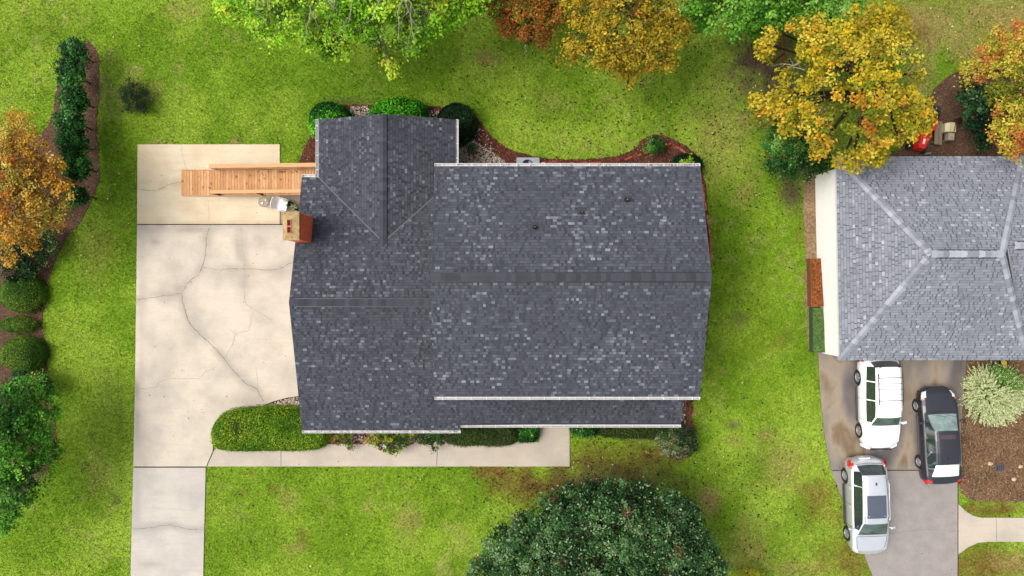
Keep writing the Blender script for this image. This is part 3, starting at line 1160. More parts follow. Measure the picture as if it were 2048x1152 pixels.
for wx in (-8.0, -6.0, -4.2):
    window(wx, -6.2, 1.45, .9, 1.2, 'S', house)
for wx in (-1.5, .8, 5.8):
    window(wx, -4.35, 1.45, .9, 1.2, 'S', house)
for wx in (-1.2, 2.4, 6.0):
    window(wx, 4.9, 4.1, .9, 1.2, 'N', house)
    window(wx, 4.9, 1.5, .9, 1.2, 'N', house)
window(-5.8, 7.55, 1.4, 1.2, 1.1, 'N', house)
window(7.78, 2.5, 4.1, .9, 1.2, 'E', house)
window(7.78, -2.5, 4.1, .9, 1.2, 'E', house)
dr = MB().box(3.3, -4.37, 1.05, .95, .06, 2.05).build("door", white_paint, house)
MB().box(3.65, -4.42, 1.0, .04, .06, .12).build("handle", chrome_mat, dr)
dr = MB().box(-9.53, 4.3, 1.4, .06, .9, 2.0).build("door", white_paint, house)
MB().box(-9.58, 4.0, 1.4, .06, .04, .1).build("handle", chrome_mat, dr)
for px_ in (-2.0, 1.2, 4.6, 7.5):
    MB().box(px_, -6.15, 1.25, .14, .14, 2.5).build("porch_post", white_paint, house)

# vent pipes through the upper back slope
for (px, py, r, hgt) in ((1070, 454, .055, .28), (1164, 424, .04, .2), (1255, 399, .06, .3)):
    zz = 6.2
    for _ in range(4):
        x, y = P(px, py, zz + .15)
        zz = zf_ub(x, y)
    x, y = P(px, py, zz + .2)
    vp = MB().lathe([(r, zz - .1), (r, zz + hgt), (r * .62, zz + hgt), (r * .62, zz + hgt - .15)], 14, x, y).build("vent_pipe", black_plastic, rup, True)
    MB().lathe([(r * 1.9, zz - .03), (r * 1.8, zz + .05), (r * 1.15, zz + .1)], 14, x, y, capt=False).build("boot", rubber_mat, vp, True)
    MB().lathe([(r * .66, zz + hgt - .06), (r * .60, zz + hgt - .06), (r * .60, zz + hgt - .01), (r * .66, zz + hgt - .01)], 14, x, y, col=c(150, 130, 120)).build("inner_rim", attr_mat, vp, True)
    MB().box(x, y + .06, zz + .015, .34, .36, .012, M=Matrix.Translation((x, y, zz)) @ Matrix.Rotation(-math.atan(su2), 4, 'X') @ Matrix.Translation((-x, -y, -zz)), col=base_d).build("flashing", shingle_mat, vp)

# chimney
cz = 5.42
cx0, cx1, cy0, cy1 = -9.70, -9.08, 2.07, 3.22
chim = MB().box((cx0 + cx1) / 2, (cy0 + cy1) / 2, cz / 2, cx1 - cx0 - .03, cy1 - cy0 - .03, cz - .02).build("chimney", M_plain("mortar", c(188, 150, 128), .95, .15, 10), house)
mb = MB()
rr = random.Random(5)
row = 0
z = 2.2
while z < cz - .03:
    for (ax, a0, a1, fixed) in (('y', cy0, cy1, cx1), ('y', cy0, cy1, cx0), ('x', cx0, cx1, cy0), ('x', cx0, cx1, cy1)):
        u = a0 - (.1 if row % 2 else 0)
        while u < a1 - .01:
            q0, q1 = max(u, a0), min(u + .195, a1)
            if q1 - q0 > .02:
                col = c(*[min(255, v * rr.uniform(.88, 1.1)) for v in (240, 120, 78)], k=1.35)
                prj = rr.uniform(-.003, .004)
                if ax == 'y':
                    mb.box(fixed - (.02 if fixed == cx1 else -.02) + prj, (q0 + q1) / 2, z + .03, .06, q1 - q0 - .008, .057, col=col)
                else:
                    mb.box((q0 + q1) / 2, fixed + (.02 if fixed == cy0 else -.02) + prj, z + .03, q1 - q0 - .008, .06, .057, col=col)
            u += .205
    z += .067
    row += 1
mb.build("brick", attr_mat, chim, kind="stuff")
# soldier course, crown of cement, two clay flues
sold_me = MB().box(0, 0, 0, .075, .066, .13, col=c(196, 116, 80)).mesh("brick", attr_mat)
for i in range(15):
    o = bpy.data.objects.new("brick", sold_me)
    o.location = (cx1 + .012, cy0 + .04 + i * (cy1 - cy0 - .08) / 14, cz - .065)
    link(o, chim)
crown_mat = M_mulch("cement_crown", [c(150, 124, 88), c(206, 174, 122), c(224, 192, 138), c(190, 164, 124)], 5)
mb = MB()
kx0, kx1, ky0, ky1 = cx0 - .05, cx1 + .03, cy0 - .04, cy1 + .03
fxm, fym = (cx0 + cx1) / 2 - .06, (cy0 + cy1) / 2 - .03
mb.add([(kx0, ky0, cz), (kx1, ky0, cz), (kx1, ky1, cz), (kx0, ky1, cz), (kx0, ky0, cz + .05), (kx1, ky0, cz + .05), (kx1, ky1, cz + .05), (kx0, ky1, cz + .05),
        (fxm - .11, fym - .33, cz + .13), (fxm + .13, fym - .33, cz + .13), (fxm + .13, fym + .33, cz + .13), (fxm - .11, fym + .33, cz + .13)],
       [(3, 2, 1, 0), (0, 1, 5, 4), (1, 2, 6, 5), (2, 3, 7, 6), (3, 0, 4, 7), (4, 5, 9, 8), (5, 6, 10, 9), (6, 7, 11, 10), (7, 4, 8, 11), (8, 9, 10, 11)])
mb.build("chimney_crown", crown_mat, chim)
clay = M_plain("clay_flue", c(214, 132, 112), .8, .15, 12)
flue_inside = M_plain("dark_red_flue", c(110, 26, 22), .9, .3, 8)  # dark red for the inner flue faces and the plate closing them
for sy in (-.15, .15):
    mb = MB()
    w, d_, t = .17, .26, .025
    for a, b, ww, hh in ((0, d_ / 2, w + t, t), (0, -d_ / 2, w + t, t), (-w / 2, 0, t, d_ - t), (w / 2, 0, t, d_ - t)):
        mb.box(fxm + a, fym + sy + b, cz + .11, ww, hh, .12)
    f = mb.build("flue", clay, chim)
    mb = MB()
    for a, b, ww, hh in ((0, d_ / 2 - t / 2 - .003, w - t, .004), (0, -d_ / 2 + t / 2 + .003, w - t, .004), (-w / 2 + t / 2 + .003, 0, .004, d_ - t), (w / 2 - t / 2 - .003, 0, .004, d_ - t)):
        mb.box(fxm + a, fym + sy + b, cz + .105, ww, hh, .1)
    mb.box(fxm, fym + sy, cz + .135, w - t, d_ - t, .004)
    for i in range(len(mb.f)):
        mb.m[i] = 0
    mb.build("flue_lining", flue_inside, chim)

for (a, b, zz_, par) in (((XL + .25, YR), (-3.1, YR), ZR, rlow), ((UXR0 + .3, UYR), (UXR1 - .3, UYR), UZR, rup)):
    MB().box((a[0] + b[0]) / 2, a[1], zz_ + .012, b[0] - a[0], .40, .036).build("ridge_vent", black_plastic, par)
# ---- neighbour house
nb = empty("house", (15, 0, 0), label="single storey white house with pale grey hipped roof beside the cars", cat="house")
nb.location = (0, 0, 0)
NZ, NR = 2.75, 5.35
nx0, nxr0 = P(1672, 312, NZ)[0], P(1679, 720, NZ)[0]
nyt, nyb = P(1700, 313, NZ)[1], P(1700, 720, NZ)[1]
nx1t, nx1b = P(2046, 312, NZ)[0], P(2056, 720, NZ)[0]
r0 = P(1862, 508, NR)
r1 = P(2005, 508, NR)
ny_r = r0[1]


def zf3(A, B, Cc):
    A, B, Cc = Vector(A), Vector(B), Vector(Cc)
    n = (B - A).cross(Cc - A)
    return lambda x, y: A.z - (n.x * (x - A.x) + n.y * (y - A.y)) / n.z


NWc, SWc, NEc, SEc = (nx0, nyt), (nxr0, nyb), (nx1t, nyt), (nx1b, nyb)
zS = zf3((*SWc, NZ), (*SEc, NZ), (*r0, NR))
zN = zf3((*NWc, NZ), (*NEc, NZ), (*r0, NR))
zW = zf3((*NWc, NZ), (*SWc, NZ), (*r0, NR))
zE = zf3((*NEc, NZ), (*SEc, NZ), (*r1, NR))
W1 = [(P(2018, 0, 4.9)[0], 0), ]
edir = Vector((nxr0 - nx0, nyb - nyt)).normalized()
planes = [([SWc, SEc, r1, r0], zS, (1, 0), (0, 1)), ([NWc, r0, r1, NEc], zN, (1, 0), (0, -1)),
          ([NWc, SWc, r0], zW, (edir.x, edir.y), (-edir.y, edir.x)), ([NEc, r1, SEc], zE, (0, 1), (-1, 0))]
# lower east wing whose ridge runs on to the right
EZ = 4.95
er = P(2030, 491, EZ)
ex_a, ex_b = er[0] - .3, 34.0
zES = lambda x, y: EZ - (er[1] - y) * (EZ - NZ) / (er[1] - nyb)
zEN = lambda x, y: EZ - (y - er[1]) * (EZ - NZ) / (nyt + .3 - er[1])
rfn = roof_deck([(p, z) for p, z, _, _ in planes], nb)
mb = MB()
base_l = c(116, 120, 131)
for i, (p, z, e, u) in enumerate(planes):
    O, U, V, N, uv = make_plane(p, z, e, u)
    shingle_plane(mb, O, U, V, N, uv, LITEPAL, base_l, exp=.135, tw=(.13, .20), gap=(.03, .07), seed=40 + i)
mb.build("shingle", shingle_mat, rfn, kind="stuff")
ridge_caps((*r0, NR), (*r1, NR), cap_lite, .25, rfn, .085)
for a, b in ((NWc, r0), (SWc, r0), (NEc, r1), (SEc, r1)):
    ridge_caps((*a, NZ), (*b, NR), cap_hip, .25, rfn, .03)
P_es = [(SEc[0] - .2, nyb + .02), (ex_b, nyb + .02), (ex_b, er[1]), (ex_a, er[1])]
P_en = [(NEc[0] + .1, nyt - .1), (ex_a, er[1]), (ex_b, er[1]), (ex_b, nyt - .1)]
zEN = lambda x, y: EZ - (y - er[1]) * (EZ - NZ) / (nyt - .1 - er[1])
zES = lambda x, y: EZ - (er[1] - y) * (EZ - NZ + .06) / (er[1] - nyb)
rfe = roof_deck([(P_es, zES), (P_en, zEN)], nb)
mb = MB()
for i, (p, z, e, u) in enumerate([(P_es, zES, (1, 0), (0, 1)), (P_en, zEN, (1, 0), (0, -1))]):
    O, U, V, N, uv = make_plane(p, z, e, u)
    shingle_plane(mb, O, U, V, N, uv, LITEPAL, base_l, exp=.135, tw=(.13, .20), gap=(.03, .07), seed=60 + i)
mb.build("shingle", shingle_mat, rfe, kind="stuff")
ridge_caps((ex_a + .25, er[1], EZ), (27.2, er[1], EZ), cap_lite, .25, rfe, .085)
# ridge vents
MB().box((r0[0] + r1[0]) / 2, r0[1], NR + .005, r1[0] - r0[0] - .5, .37, .05).build("ridge_vent", black_plastic, rfn)
MB().box(P(2141, 491, EZ)[0], er[1], EZ + .005, 4.6, .37, .05).build("ridge_vent", black_plastic, rfe)
# walls (base line read at ground level)
wa, wb_, wc = P(1630, 352), P(1636, 640), P(1653, 640)
wd = P(1654, 706)
wpoly = [wa, P(1633.5, 516), P(1641, 640), P(1643, 706), (40, P(0, 706)[1]), (40, wa[1])]
mb = MB()
mb.prism(wpoly, 0, NZ - .1)
mb.build("wall", stucco_mat, nb)
MB().box(18.3, P(0, 706)[1] - .03, 1.1, 4.6, .05, 2.1).build("garage_door", white_paint, nb)
window(23.5, P(0, 706)[1], 1.4, 1.2, 1.2, 'S', nb)
window(19.5, wa[1], 1.4, 1.2, 1.1, 'N', nb)

# ------------------------------------------------------------------ wooden ramp
cedar = []
for i, (r_, g_, b_) in enumerate(((240, 186, 132), (234, 176, 120), (246, 194, 142), (226, 166, 112), (238, 182, 124))):
    m, t, b = nt("cedar_board")
    v = ocoord(t, (9, 1.2, 9) if i < 5 else (1, 1, 1))
    oi = t.nodes.new("ShaderNodeObjectInfo")
    va = t.nodes.new("ShaderNodeVectorMath")
    t.links.new(v, va.inputs[0])
    t.links.new(oi.outputs["Random"], va.inputs[1])
    n = nnoise(t, 3.0, 5, .6, va.outputs[0])
    kn = nnoise(t, 5.5, 2, .4, wpos(t))
    col = ramp(t, n, [(.3, c(r_ * .88, g_ * .85, b_ * .8)), (.7, c(min(r_ * 1.04, 255), g_ * 1.04, b_ * 1.05))])
    col = mixc(t, col, c(150, 92, 52), ramp(t, kn, [(.64, (0, 0, 0)), (.70, (.85, .85, .85))]))
    t.links.new(col, b.inputs["Base Color"])
    b.inputs["Roughness"].default_value = .7
    setspec(b, .2)
    cedar.append(m)
rail_wood = M_plain("rail_wood", c(236, 182, 130), .7, .14, 3, .2, stretch=(.5, 8, 8))
dark_wood = M_plain("weathered_wood", c(130, 84, 52), .8, .2, 6, .1)
ramp_o = empty("wheelchair_ramp", (*P(364, 366), .045), label="sloping cedar plank ramp with handrails running up to the house", cat="ramp")
rx0, rx1 = P(364, 0)[0], -8.75
ryS, ryN = P(0, 391)[1], P(0, 342)[1]
RO = Vector(ramp_o.location)
rlen = rx1 - rx0
rz_ = lambda x: .07 + (x - rx0) / rlen * .62
bme = [MB().box(0, 0, 0, .138, ryN - ryS, .035, bev=.006).mesh("deck_board", cedar[i]) for i in range(5)]
ryM = (ryN + ryS) / 2
k = 0
x = rx0 + .07
rr = random.Random(3)
while x < rx1:
    o = bpy.data.objects.new("deck_board", bme[rr.randrange(5)])
    wide = 1.0
    o.location = (x - RO.x, ryM - RO.y + rr.uniform(-.008, .008), rz_(x) - .045 + rr.uniform(-.002, .002))
    o.rotation_euler = (0, -math.atan(.62 / rlen), 0)
    link(o, ramp_o)
    x += .1445


def rbeam(name, x0, x1, y, zo, sy, sz, mat=rail_wood):
    mb = MB()
    za, zb = rz_(x0) + zo, rz_(x1) + zo
    vs = [(x - RO.x, y + a - RO.y, zc + b - .045) for x, zc in ((x0, za), (x1, zb)) for a, b in ((-sy / 2, -sz / 2), (sy / 2, -sz / 2), (sy / 2, sz / 2), (-sy / 2, sz / 2))]
    mb.add(vs, [(0, 1, 2, 3), (7, 6, 5, 4), (0, 4, 5, 1), (1, 5, 6, 2), (2, 6, 7, 3), (3, 7, 4, 0)])
    return mb.build(name, mat, ramp_o)


hx0 = P(418, 0, 1.1)[0]
for (yy, sgn) in ((ryN + .05, 1), (ryS - .05, -1)):
    rbeam("stringer", rx0 + .02, rx1, yy - sgn * .02, -.06, .04, .15)
    if sgn > 0:
        rbeam("handrail", hx0, rx1 + .2, yy, .92, .19, .04)
        rbeam("side_rail", hx0 + .05, rx1 + .1, yy - .04, .82, .04, .14)
        rbeam("side_rail", hx0 + .05, rx1 + .1, yy - .04, .5, .04, .14)
        rbeam("side_rail", hx0 + .3, rx1 + .1, yy - .04, .2, .04, .14)
    else:
        rbeam("handrail", hx0 + .1, rx1 + .1, yy + .08, .92, .16, .04)
        rbeam("side_rail", hx0 + .15, rx1 + .1, yy + .03, .82, .04, .12)
    for j, px in enumerate((444, 530, 618)):
        gx_, gy_ = P(px, 394)
        if gx_ < rx1:
            mb = MB().box(gx_ - RO.x, yy + sgn * .0 - RO.y + (.05 if sgn < 0 else 0), (rz_(gx_) + .9) / 2 - .045, .09, .09, rz_(gx_) + .9)
            mb.build("post", dark_wood if sgn < 0 else rail_wood, ramp_o)
MB().box(hx0 - .06 - RO.x, ryN + .05 - RO.y, .52, .1, .1, 1.04, bev=.02).build("post", white_paint, ramp_o, label="pale end post")

# ------------------------------------------------------------------ chair, side table, pots
ch = empty("patio_chair", (*P(565, 410, .4), .045), R(-14), "white metal patio chair standing beside the ramp and the round table", "chair")
cm = M_plain("chair_white", (.72, .71, .69), .45, .04, 4)
mb = MB()
mb.add([(-.26, -.28, .42), (.24, -.24, .40), (.24, .24, .40), (-.26, .28, .42), (-.26, -.28, .39), (.24, -.24, .37), (.24, .24, .37), (-.26, .28, .39)],
       [(0, 1, 2, 3), (7, 6, 5, 4), (0, 4, 5, 1), (1, 5, 6, 2), (2, 6, 7, 3), (3, 7, 4, 0)])
mb.build("seat", cm, ch)
mb = MB()
for i in range(6):
    a0, a1 = -.27 + i * .09, -.27 + (i + 1) * .09 - .008
    b0, b1 = .05 * math.cos(a0 * 5), .05 * math.cos(a1 * 5)
    mb.add([(-.20 - b0, a0, .44), (-.20 - b1, a1, .44), (-.36 - b1, a1, .88), (-.36 - b0, a0, .88), (-.22 - b0, a0, .44), (-.22 - b1, a1, .44), (-.38 - b1, a1, .88), (-.38 - b0, a0, .88)],
           [(3, 2, 1, 0), (4, 5, 6, 7), (0, 1, 5, 4), (1, 2, 6, 5), (2, 3, 7, 6), (3, 0, 4, 7)])
mb.build("backrest", cm, ch)
for sx, sy in ((.2, .26), (.2, -.26), (-.24, .27), (-.24, -.27)):
    MB().tube([(sx * 1.12, sy * 1.1, 0), (sx, sy, .40)], .014, 6).build("leg", cm, ch)
for sy in (-.3, .3):
    MB().tube([(-.30, sy, .66), (.0, sy * 1.05, .64), (.22, sy, .62), (.24, sy, .4)], .018, 6).build("armrest", cm, ch, True)
tb = empty("side_table", (*P(528, 404, .48), .045), 0, "small round taupe side table with a white cup on it", "table")
taupe = M_plain("taupe_table", c(172, 156, 136), .5, .1, 6)
MB().lathe([(.235, .45), (.245, .46), (.245, .475), (.225, .48)], 28).build("table_top", taupe, tb)
MB().lathe([(.25, .445), (.258, .46), (.258, .482), (.246, .482)], 28, capt=False, capb=False).build("rim", M_plain("dark_rim", c(84, 66, 52), .5, .1, 5), tb)
for a in range(3):
    t_ = a * 2.1 + .4
    MB().tube([(math.cos(t_) * .22, math.sin(t_) * .22, 0), (math.cos(t_) * .17, math.sin(t_) * .17, .45)], .011, 6).build("leg", taupe, tb)
tx, ty = P(525, 407, .5)
cupo = empty("cup", (tx, ty, .525), 0, "white cup lying on the round side table", "cup")
MB().tube([(-.06, -.04, .035), (.05, .035, .035)], [.03, .042], 12).build("body", cm, cupo, True)
MB().tube([(-.03, -.05, .03), (-.01, -.085, .03), (.03, -.07, .03)], .006, 5).build("handle", cm, cupo, True)
tx, ty = P(531, 400, .5)
MBx = empty("ashtray", (tx, ty, .525), 0, "small beige square dish on the round side table", "dish")
mb = MB()
mb.box(0, 0, .006, .13, .1, .012)
for a, b, w_, h_ in ((0, .045, .13, .012), (0, -.045, .13, .012), (.06, 0, .012, .078), (-.06, 0, .012, .078)):
    mb.box(a, b, .02, w_, h_, .02)
mb.build("dish", M_plain("beige_dish", c(226, 208, 170), .4, .1, 5), MBx)
terra = M_plain("dark_pot", c(60, 52, 46), .7, .2, 8)


def blades_plant(mb, n, L, w, cols, rr, z0, tilt=(.3, 1.3)):
    for i in range(n):
        a = rr.uniform(0, 6.283)
        tl = rr.uniform(*tilt)
        l_ = L * rr.uniform(.6, 1.1)
        w_ = w * rr.uniform(.7, 1.2)
        pts = []
        p = Vector((0, 0, z0))
        e = math.pi / 2 - tl * .4
        vs = []
        for k in range(4):
            ww = w_ * (1, 1.1, .7, .08)[k]
            sx, sy = -math.sin(a) * ww / 2, math.cos(a) * ww / 2
            vs += [(p.x - sx, p.y - sy, p.z), (p.x + sx, p.y + sy, p.z)]
            p = p + Vector((math.cos(a) * math.cos(e), math.sin(a) * math.cos(e), math.sin(e))) * l_ / 3
            e -= tl * .45
        col = rr.choice(cols)
        mb.add(vs, [(0, 1, 3, 2), (2, 3, 5, 4), (4, 5, 7, 6)], col)


def potted(px, py, label, r, n, L, w, cols, seed):
    x, y = P(px, py, .4)
    t = empty("potted_plant", (x, y, .045), 0, label, "plant")
    MB().lathe([(r * .7, 0), (r, .26), (r * 1.06, .27), (r * 1.06, .3), (r * .92, .3), (r * .9, .25)], 16).build("pot", terra, t, True)
    mb = MB()
    blades_plant(mb, n, L, w, cols, random.Random(seed), .26)
    mb.build("leaf", leaf_mat, t, kind="stuff")


potted(587, 415, "potted spider plant with pale striped arching leaves behind the chimney", .15, 46, .34, .028, [c(214, 222, 150), c(180, 200, 110), c(232, 232, 190)], 1)
potted(572, 406, "potted plant with broad bright green leaves next to the white chair", .12, 16, .3, .075, [c(130, 176, 30), c(104, 150, 24), c(170, 200, 60)], 2)
potted(579, 407, "potted plant with nearly black leaves between two green plants", .12, 26, .26, .06, [c(34, 40, 26), c(24, 26, 22), c(56, 66, 36)], 3)
potted(596, 418, "dark potted succulent tucked against the house wall by the chimney", .11, 18, .18, .05, [c(40, 46, 40), c(70, 76, 66)], 4)

# ------------------------------------------------------------------ air conditioner
ac = empty("air_conditioner", (*P(1056, 330, .7), 0), 0, "grey outdoor air conditioning unit with a round fan behind the house", "air conditioner")
acm = M_plain("ac_metal", c(168, 178, 186), .45, .05, 4, .4)
ax0, ay0 = P(1033, 315, .8)[0] - ac.location.x, P(0, 315, .8)[1] - ac.location.y
ax1 = P(1079, 0, .8)[0] - ac.location.x
fcx, fcy = P(1055, 329, .8)[0] - ac.location.x, P(0, 330, .8)[1] - ac.location.y
ay1 = ay0 - 1.05
mb = MB()
mb.box((ax0 + ax1) / 2, (ay0 + ay1) / 2, .36, ax1 - ax0, ay0 - ay1, .68)
body = mb.build("body", acm, ac)
# top panel with a round opening
mb = MB()
seg = 32
cxx, cyy = (ax0 + ax1) / 2, (ay0 + ay1) / 2
ring = [(fcx + .27 * math.cos(2 * math.pi * i / seg), fcy + .27 * math.sin(2 * math.pi * i / seg)) for i in range(seg)]
outer = []
for i in range(seg):
    a = 2 * math.pi * i / seg
    dx, dy = math.cos(a), math.sin(a)
    tt = min((((ax1 if dx > 0 else ax0) - fcx) / dx) if abs(dx) > 1e-6 else 1e9, (((ay0 if dy > 0 else ay1) - fcy) / dy) if abs(dy) > 1e-6 else 1e9)
    outer.append((fcx + dx * tt, fcy + dy * tt))
vs = [(x, y, .80) for x, y in ring] + [(x, y, .80) for x, y in outer] + [(x, y, .70) for x, y in ring] + [(x, y, .70) for x, y in outer]
fs = [(i, seg + i, seg + (i + 1) % seg, (i + 1) % seg) for i in range(seg)] + [(i, (i + 1) % seg, 2 * seg + (i + 1) % seg, 2 * seg + i) for i in range(seg)] + \
     [(seg + i, 3 * seg + i, 3 * seg + (i + 1) % seg, seg + (i + 1) % seg) for i in range(seg)]
mb.add(vs, fs)
mb.build("top_panel", acm, ac)
MB().lathe([(.27, .705), (.02, .705)], seg, fcx, fcy, capt=False, capb=False).build("well", rubber_mat, ac)
for i in range(3):
    a = i * 2.094 + .5
    mb = MB()
    vs = []
    for k in range(5):
        aa = a + k * .2
        vs += [(fcx + .07 * math.cos(a + k * .12), fcy + .07 * math.sin(a + k * .12), .73 + k * .008), (fcx + .235 * math.cos(aa), fcy + .235 * math.sin(aa), .725 + k * .012)]
    mb.add(vs, [(2 * k, 2 * k + 1, 2 * k + 3, 2 * k + 2) for k in range(4)])
    mb.build("fan_blade", silver_metal, ac)
MB().lathe([(.07, .72), (.07, .76), (.04, .775)], 14, fcx, fcy).build("hub", silver_metal, ac)
mb = MB()
for r in (.09, .15, .21, .265):
    mb.tube([(fcx + r * math.cos(2 * math.pi * i / 24), fcy + r * math.sin(2 * math.pi * i / 24), .808) for i in range(25)], .0035, 4, cap=False)
mb.build("fan_guard", black_plastic, ac, kind="stuff")
x, y = P(1086, 325, .4)
bx = empty("utility_box", (x, y, 0), 0, "small white box on a brick pad right of the air conditioner", "box")
MB().box(.0, -.12, .3, .15, .16, .5, bev=.02).build("body", white_paint, bx)
MB().box(0, -.12, .56, .16, .17, .02).build("lid", white_paint, bx)
MB().box(0, .02, .1, .2, .1, .2).build("brick_pad", M_plain("pad_brick", c(204, 140, 112), .9, .15, 9), bx)

# ------------------------------------------------------------------ brick edging
brick_cols = [M_plain("edging_brick", c(*v), .9, .25, 14, .1) for v in ((188, 92, 66), (148, 74, 58), (116, 60, 50), (200, 126, 98))]
brk_me = [MB().box(0, 0, 0, .21, .095, .06, bev=.008).mesh("edging_brick", m) for m in brick_cols]


def edging(px, parent, seed, step=.225, jit=.03, z=.035, skip=.08, cols=(0, 1, 2, 3)):
    rr = random.Random(seed)
    pts = [Vector((*P(*p), 0)) for p in px]
    carry = 0
    for a, b in zip(pts, pts[1:]):
        L = (b - a).length
        d = (b - a) / L
        t = carry
        while t < L:
            if rr.random() > skip:
                p = a + d * t
                o = bpy.data.objects.new("brick", brk_me[rr.choice(cols)])
                o.location = (p.x + rr.uniform(-jit, jit), p.y + rr.uniform(-jit, jit), z + rr.uniform(-.01, .015))
                o.rotation_euler = (rr.uniform(-.1, .1), rr.uniform(-.1, .1), math.atan2(d.y, d.x) + rr.uniform(-.14, .14))
                link(o, parent)
            t += step
        carry = t - L


edging([(952, 232), (975, 268), (1000, 295), (1022, 312), (1032, 318)], b_back, 1, cols=(1, 2, 2))
edging([(1090, 324), (1130, 326), (1200, 325), (1250, 318), (1290, 306), (1312, 300)], b_back, 2, cols=(0, 1, 2, 0))
edging([(1314, 298), (1340, 287), (1362, 300), (1375, 312)], b_back, 3, cols=(0, 1, 3))
edging([(1404, 372), (1410, 410), (1415, 440), (1420, 470), (1421, 520)], b_back, 4, cols=(0, 3, 3), jit=.02)
edging([(1374, 800), (1372, 850)], b_east, 5, cols=(2, 1))
edging([(1384, 800), (1385, 855), (1392, 880)], b_east, 6, cols=(2, 1, 3), skip=.45)
edging([(1322, 898), (1335, 912), (1356, 918), (1378, 912)], b_east, 7, cols=(1, 3), skip=.3)
edging([(660, 886), (730, 886)], b_front, 8, cols=(2, 2, 1), jit=.01)
edging([(742, 886), (890, 886)], b_front, 9, cols=(2, 2, 1), jit=.01)

# ------------------------------------------------------------------ scattered bits: chips, gravel, fallen leaves, twigs
def scatter_poly(poly, dens, rng):
    xs = [p[0] for p in poly]
    ys = [p[1] for p in poly]
    x0, x1, y0, y1 = max(min(xs), -27), min(max(xs), 27), max(min(ys), -16), min(max(ys), 16)
    n = int((x1 - x0) * (y1 - y0) * dens)
    x, y = rng.uniform(x0, x1, n), rng.uniform(y0, y1, n)
    m = inpoly(x, y, poly)
    return x[m], y[m]


def flat_bits(name, x, y, z, size, asp, cols, parent=None, mat=attr_mat, tilt=.35, kind="stuff", label=None, cat=None):
    n = len(x)
    pos = np.stack([x, y, z + RNG.uniform(0, .02, n)], 1)
    nr = np.stack([RNG.normal(0, tilt, n), RNG.normal(0, tilt, n), np.ones(n)], 1)
    V = leaves(pos, nr, RNG.uniform(size[0], size[1], n), asp, .05)
    V[:, :, 2] = np.maximum(V[:, :, 2], z)
    C = np.array(cols)[RNG.integers(0, len(cols), n)] * RNG.uniform(.75, 1.2, n)[:, None]
    o = link(bpy.data.objects.new(name, quads_mesh(name, V, C, mat)), parent)
    tag(o, label, None, kind=kind)
    return o


def pebbles(name, x, y, z, size, cols, parent):
    """each pebble a small faceted lump (8 triangles)"""
    n = len(x)
    s = RNG.uniform(size[0], size[1], n)
    a = RNG.uniform(0, 6.283, n)
    T = np.zeros((n, 8, 3, 3))
    c0 = np.stack([x, y, np.full(n, z) + s * .2], 1)
    top = c0 + np.stack([RNG.normal(0, .1, n) * s, RNG.normal(0, .1, n) * s, s * .38], 1)
    rim = []
    for k in range(4):
        t = a + k * math.pi / 2 + RNG.normal(0, .2, n)
        q = s * RNG.uniform(.38, .62, n)
        rim.append(c0 + np.stack([np.cos(t) * q, np.sin(t) * q, RNG.uniform(-.1, .1, n) * s], 1))
    low = c0 - np.stack([0 * s, 0 * s, s * .35], 1)
    for k in range(4):
        T[:, k, 0], T[:, k, 1], T[:, k, 2] = top, rim[k], rim[(k + 1) % 4]
        T[:, k + 4, 0], T[:, k + 4, 1], T[:, k + 4, 2] = low, rim[(k + 1) % 4], rim[k]
    C = np.array(cols)[RNG.integers(0, len(cols), n)] * RNG.uniform(.8, 1.15, n)[:, None]
    C = np.repeat(C, 8, axis=0)
    o = link(bpy.data.objects.new(name, quads_mesh(name, T.reshape(-1, 3, 3), C, stone_mat, 3)), parent)
    o["kind"] = "stuff"
    return o


x, y = scatter_poly(bed_left, 130, RNG)
flat_bits("mulch_chip", x, y, .014, (.04, .1), .35, [c(70, 50, 40), c(110, 84, 66), c(140, 112, 92), c(50, 34, 28)], b_left)
x, y = scatter_poly(bed_back, 260, RNG)
flat_bits("mulch_chip", x, y, .014, (.04, .11), .35, [c(124, 70, 50), c(92, 50, 38), c(156, 98, 74), c(190, 140, 112), c(60, 36, 28)], b_back)
x, y = scatter_poly(bed_front, 160, RNG)
flat_bits("mulch_chip", x, y, .014, (.04, .1), .35, [c(110, 60, 44), c(80, 44, 34), c(150, 96, 76)], b_front)
x, y = scatter_poly(bed_east, 260, RNG)
flat_bits("mulch_chip", x, y, .014, (.04, .1), .35, [c(120, 80, 60), c(84, 52, 40), c(170, 130, 100), c(60, 36, 28)], b_east)
x, y = scatter_poly(bed_nb, 330, RNG)
flat_bits("mulch_chip", x, y, .016, (.04, .13), .25, [c(140, 98, 70), c(100, 70, 52), c(176, 138, 104), c(74, 50, 40), c(150, 140, 84), c(196, 166, 130)], b_nb)
x, y = scatter_poly(dirt_back, 60, RNG)
flat_bits("leaf_litter", x, y, .014, (.04, .09), .5, [c(90, 60, 42), c(60, 40, 30), c(150, 110, 70), c(170, 140, 60)])
WHITES = [c(226, 214, 196), c(206, 186, 160), c(240, 232, 220), c(180, 154, 128), c(214, 196, 180)]
PINKS = [c(232, 214, 206), c(206, 170, 160), c(240, 228, 220), c(180, 140, 128), c(150, 110, 96)]
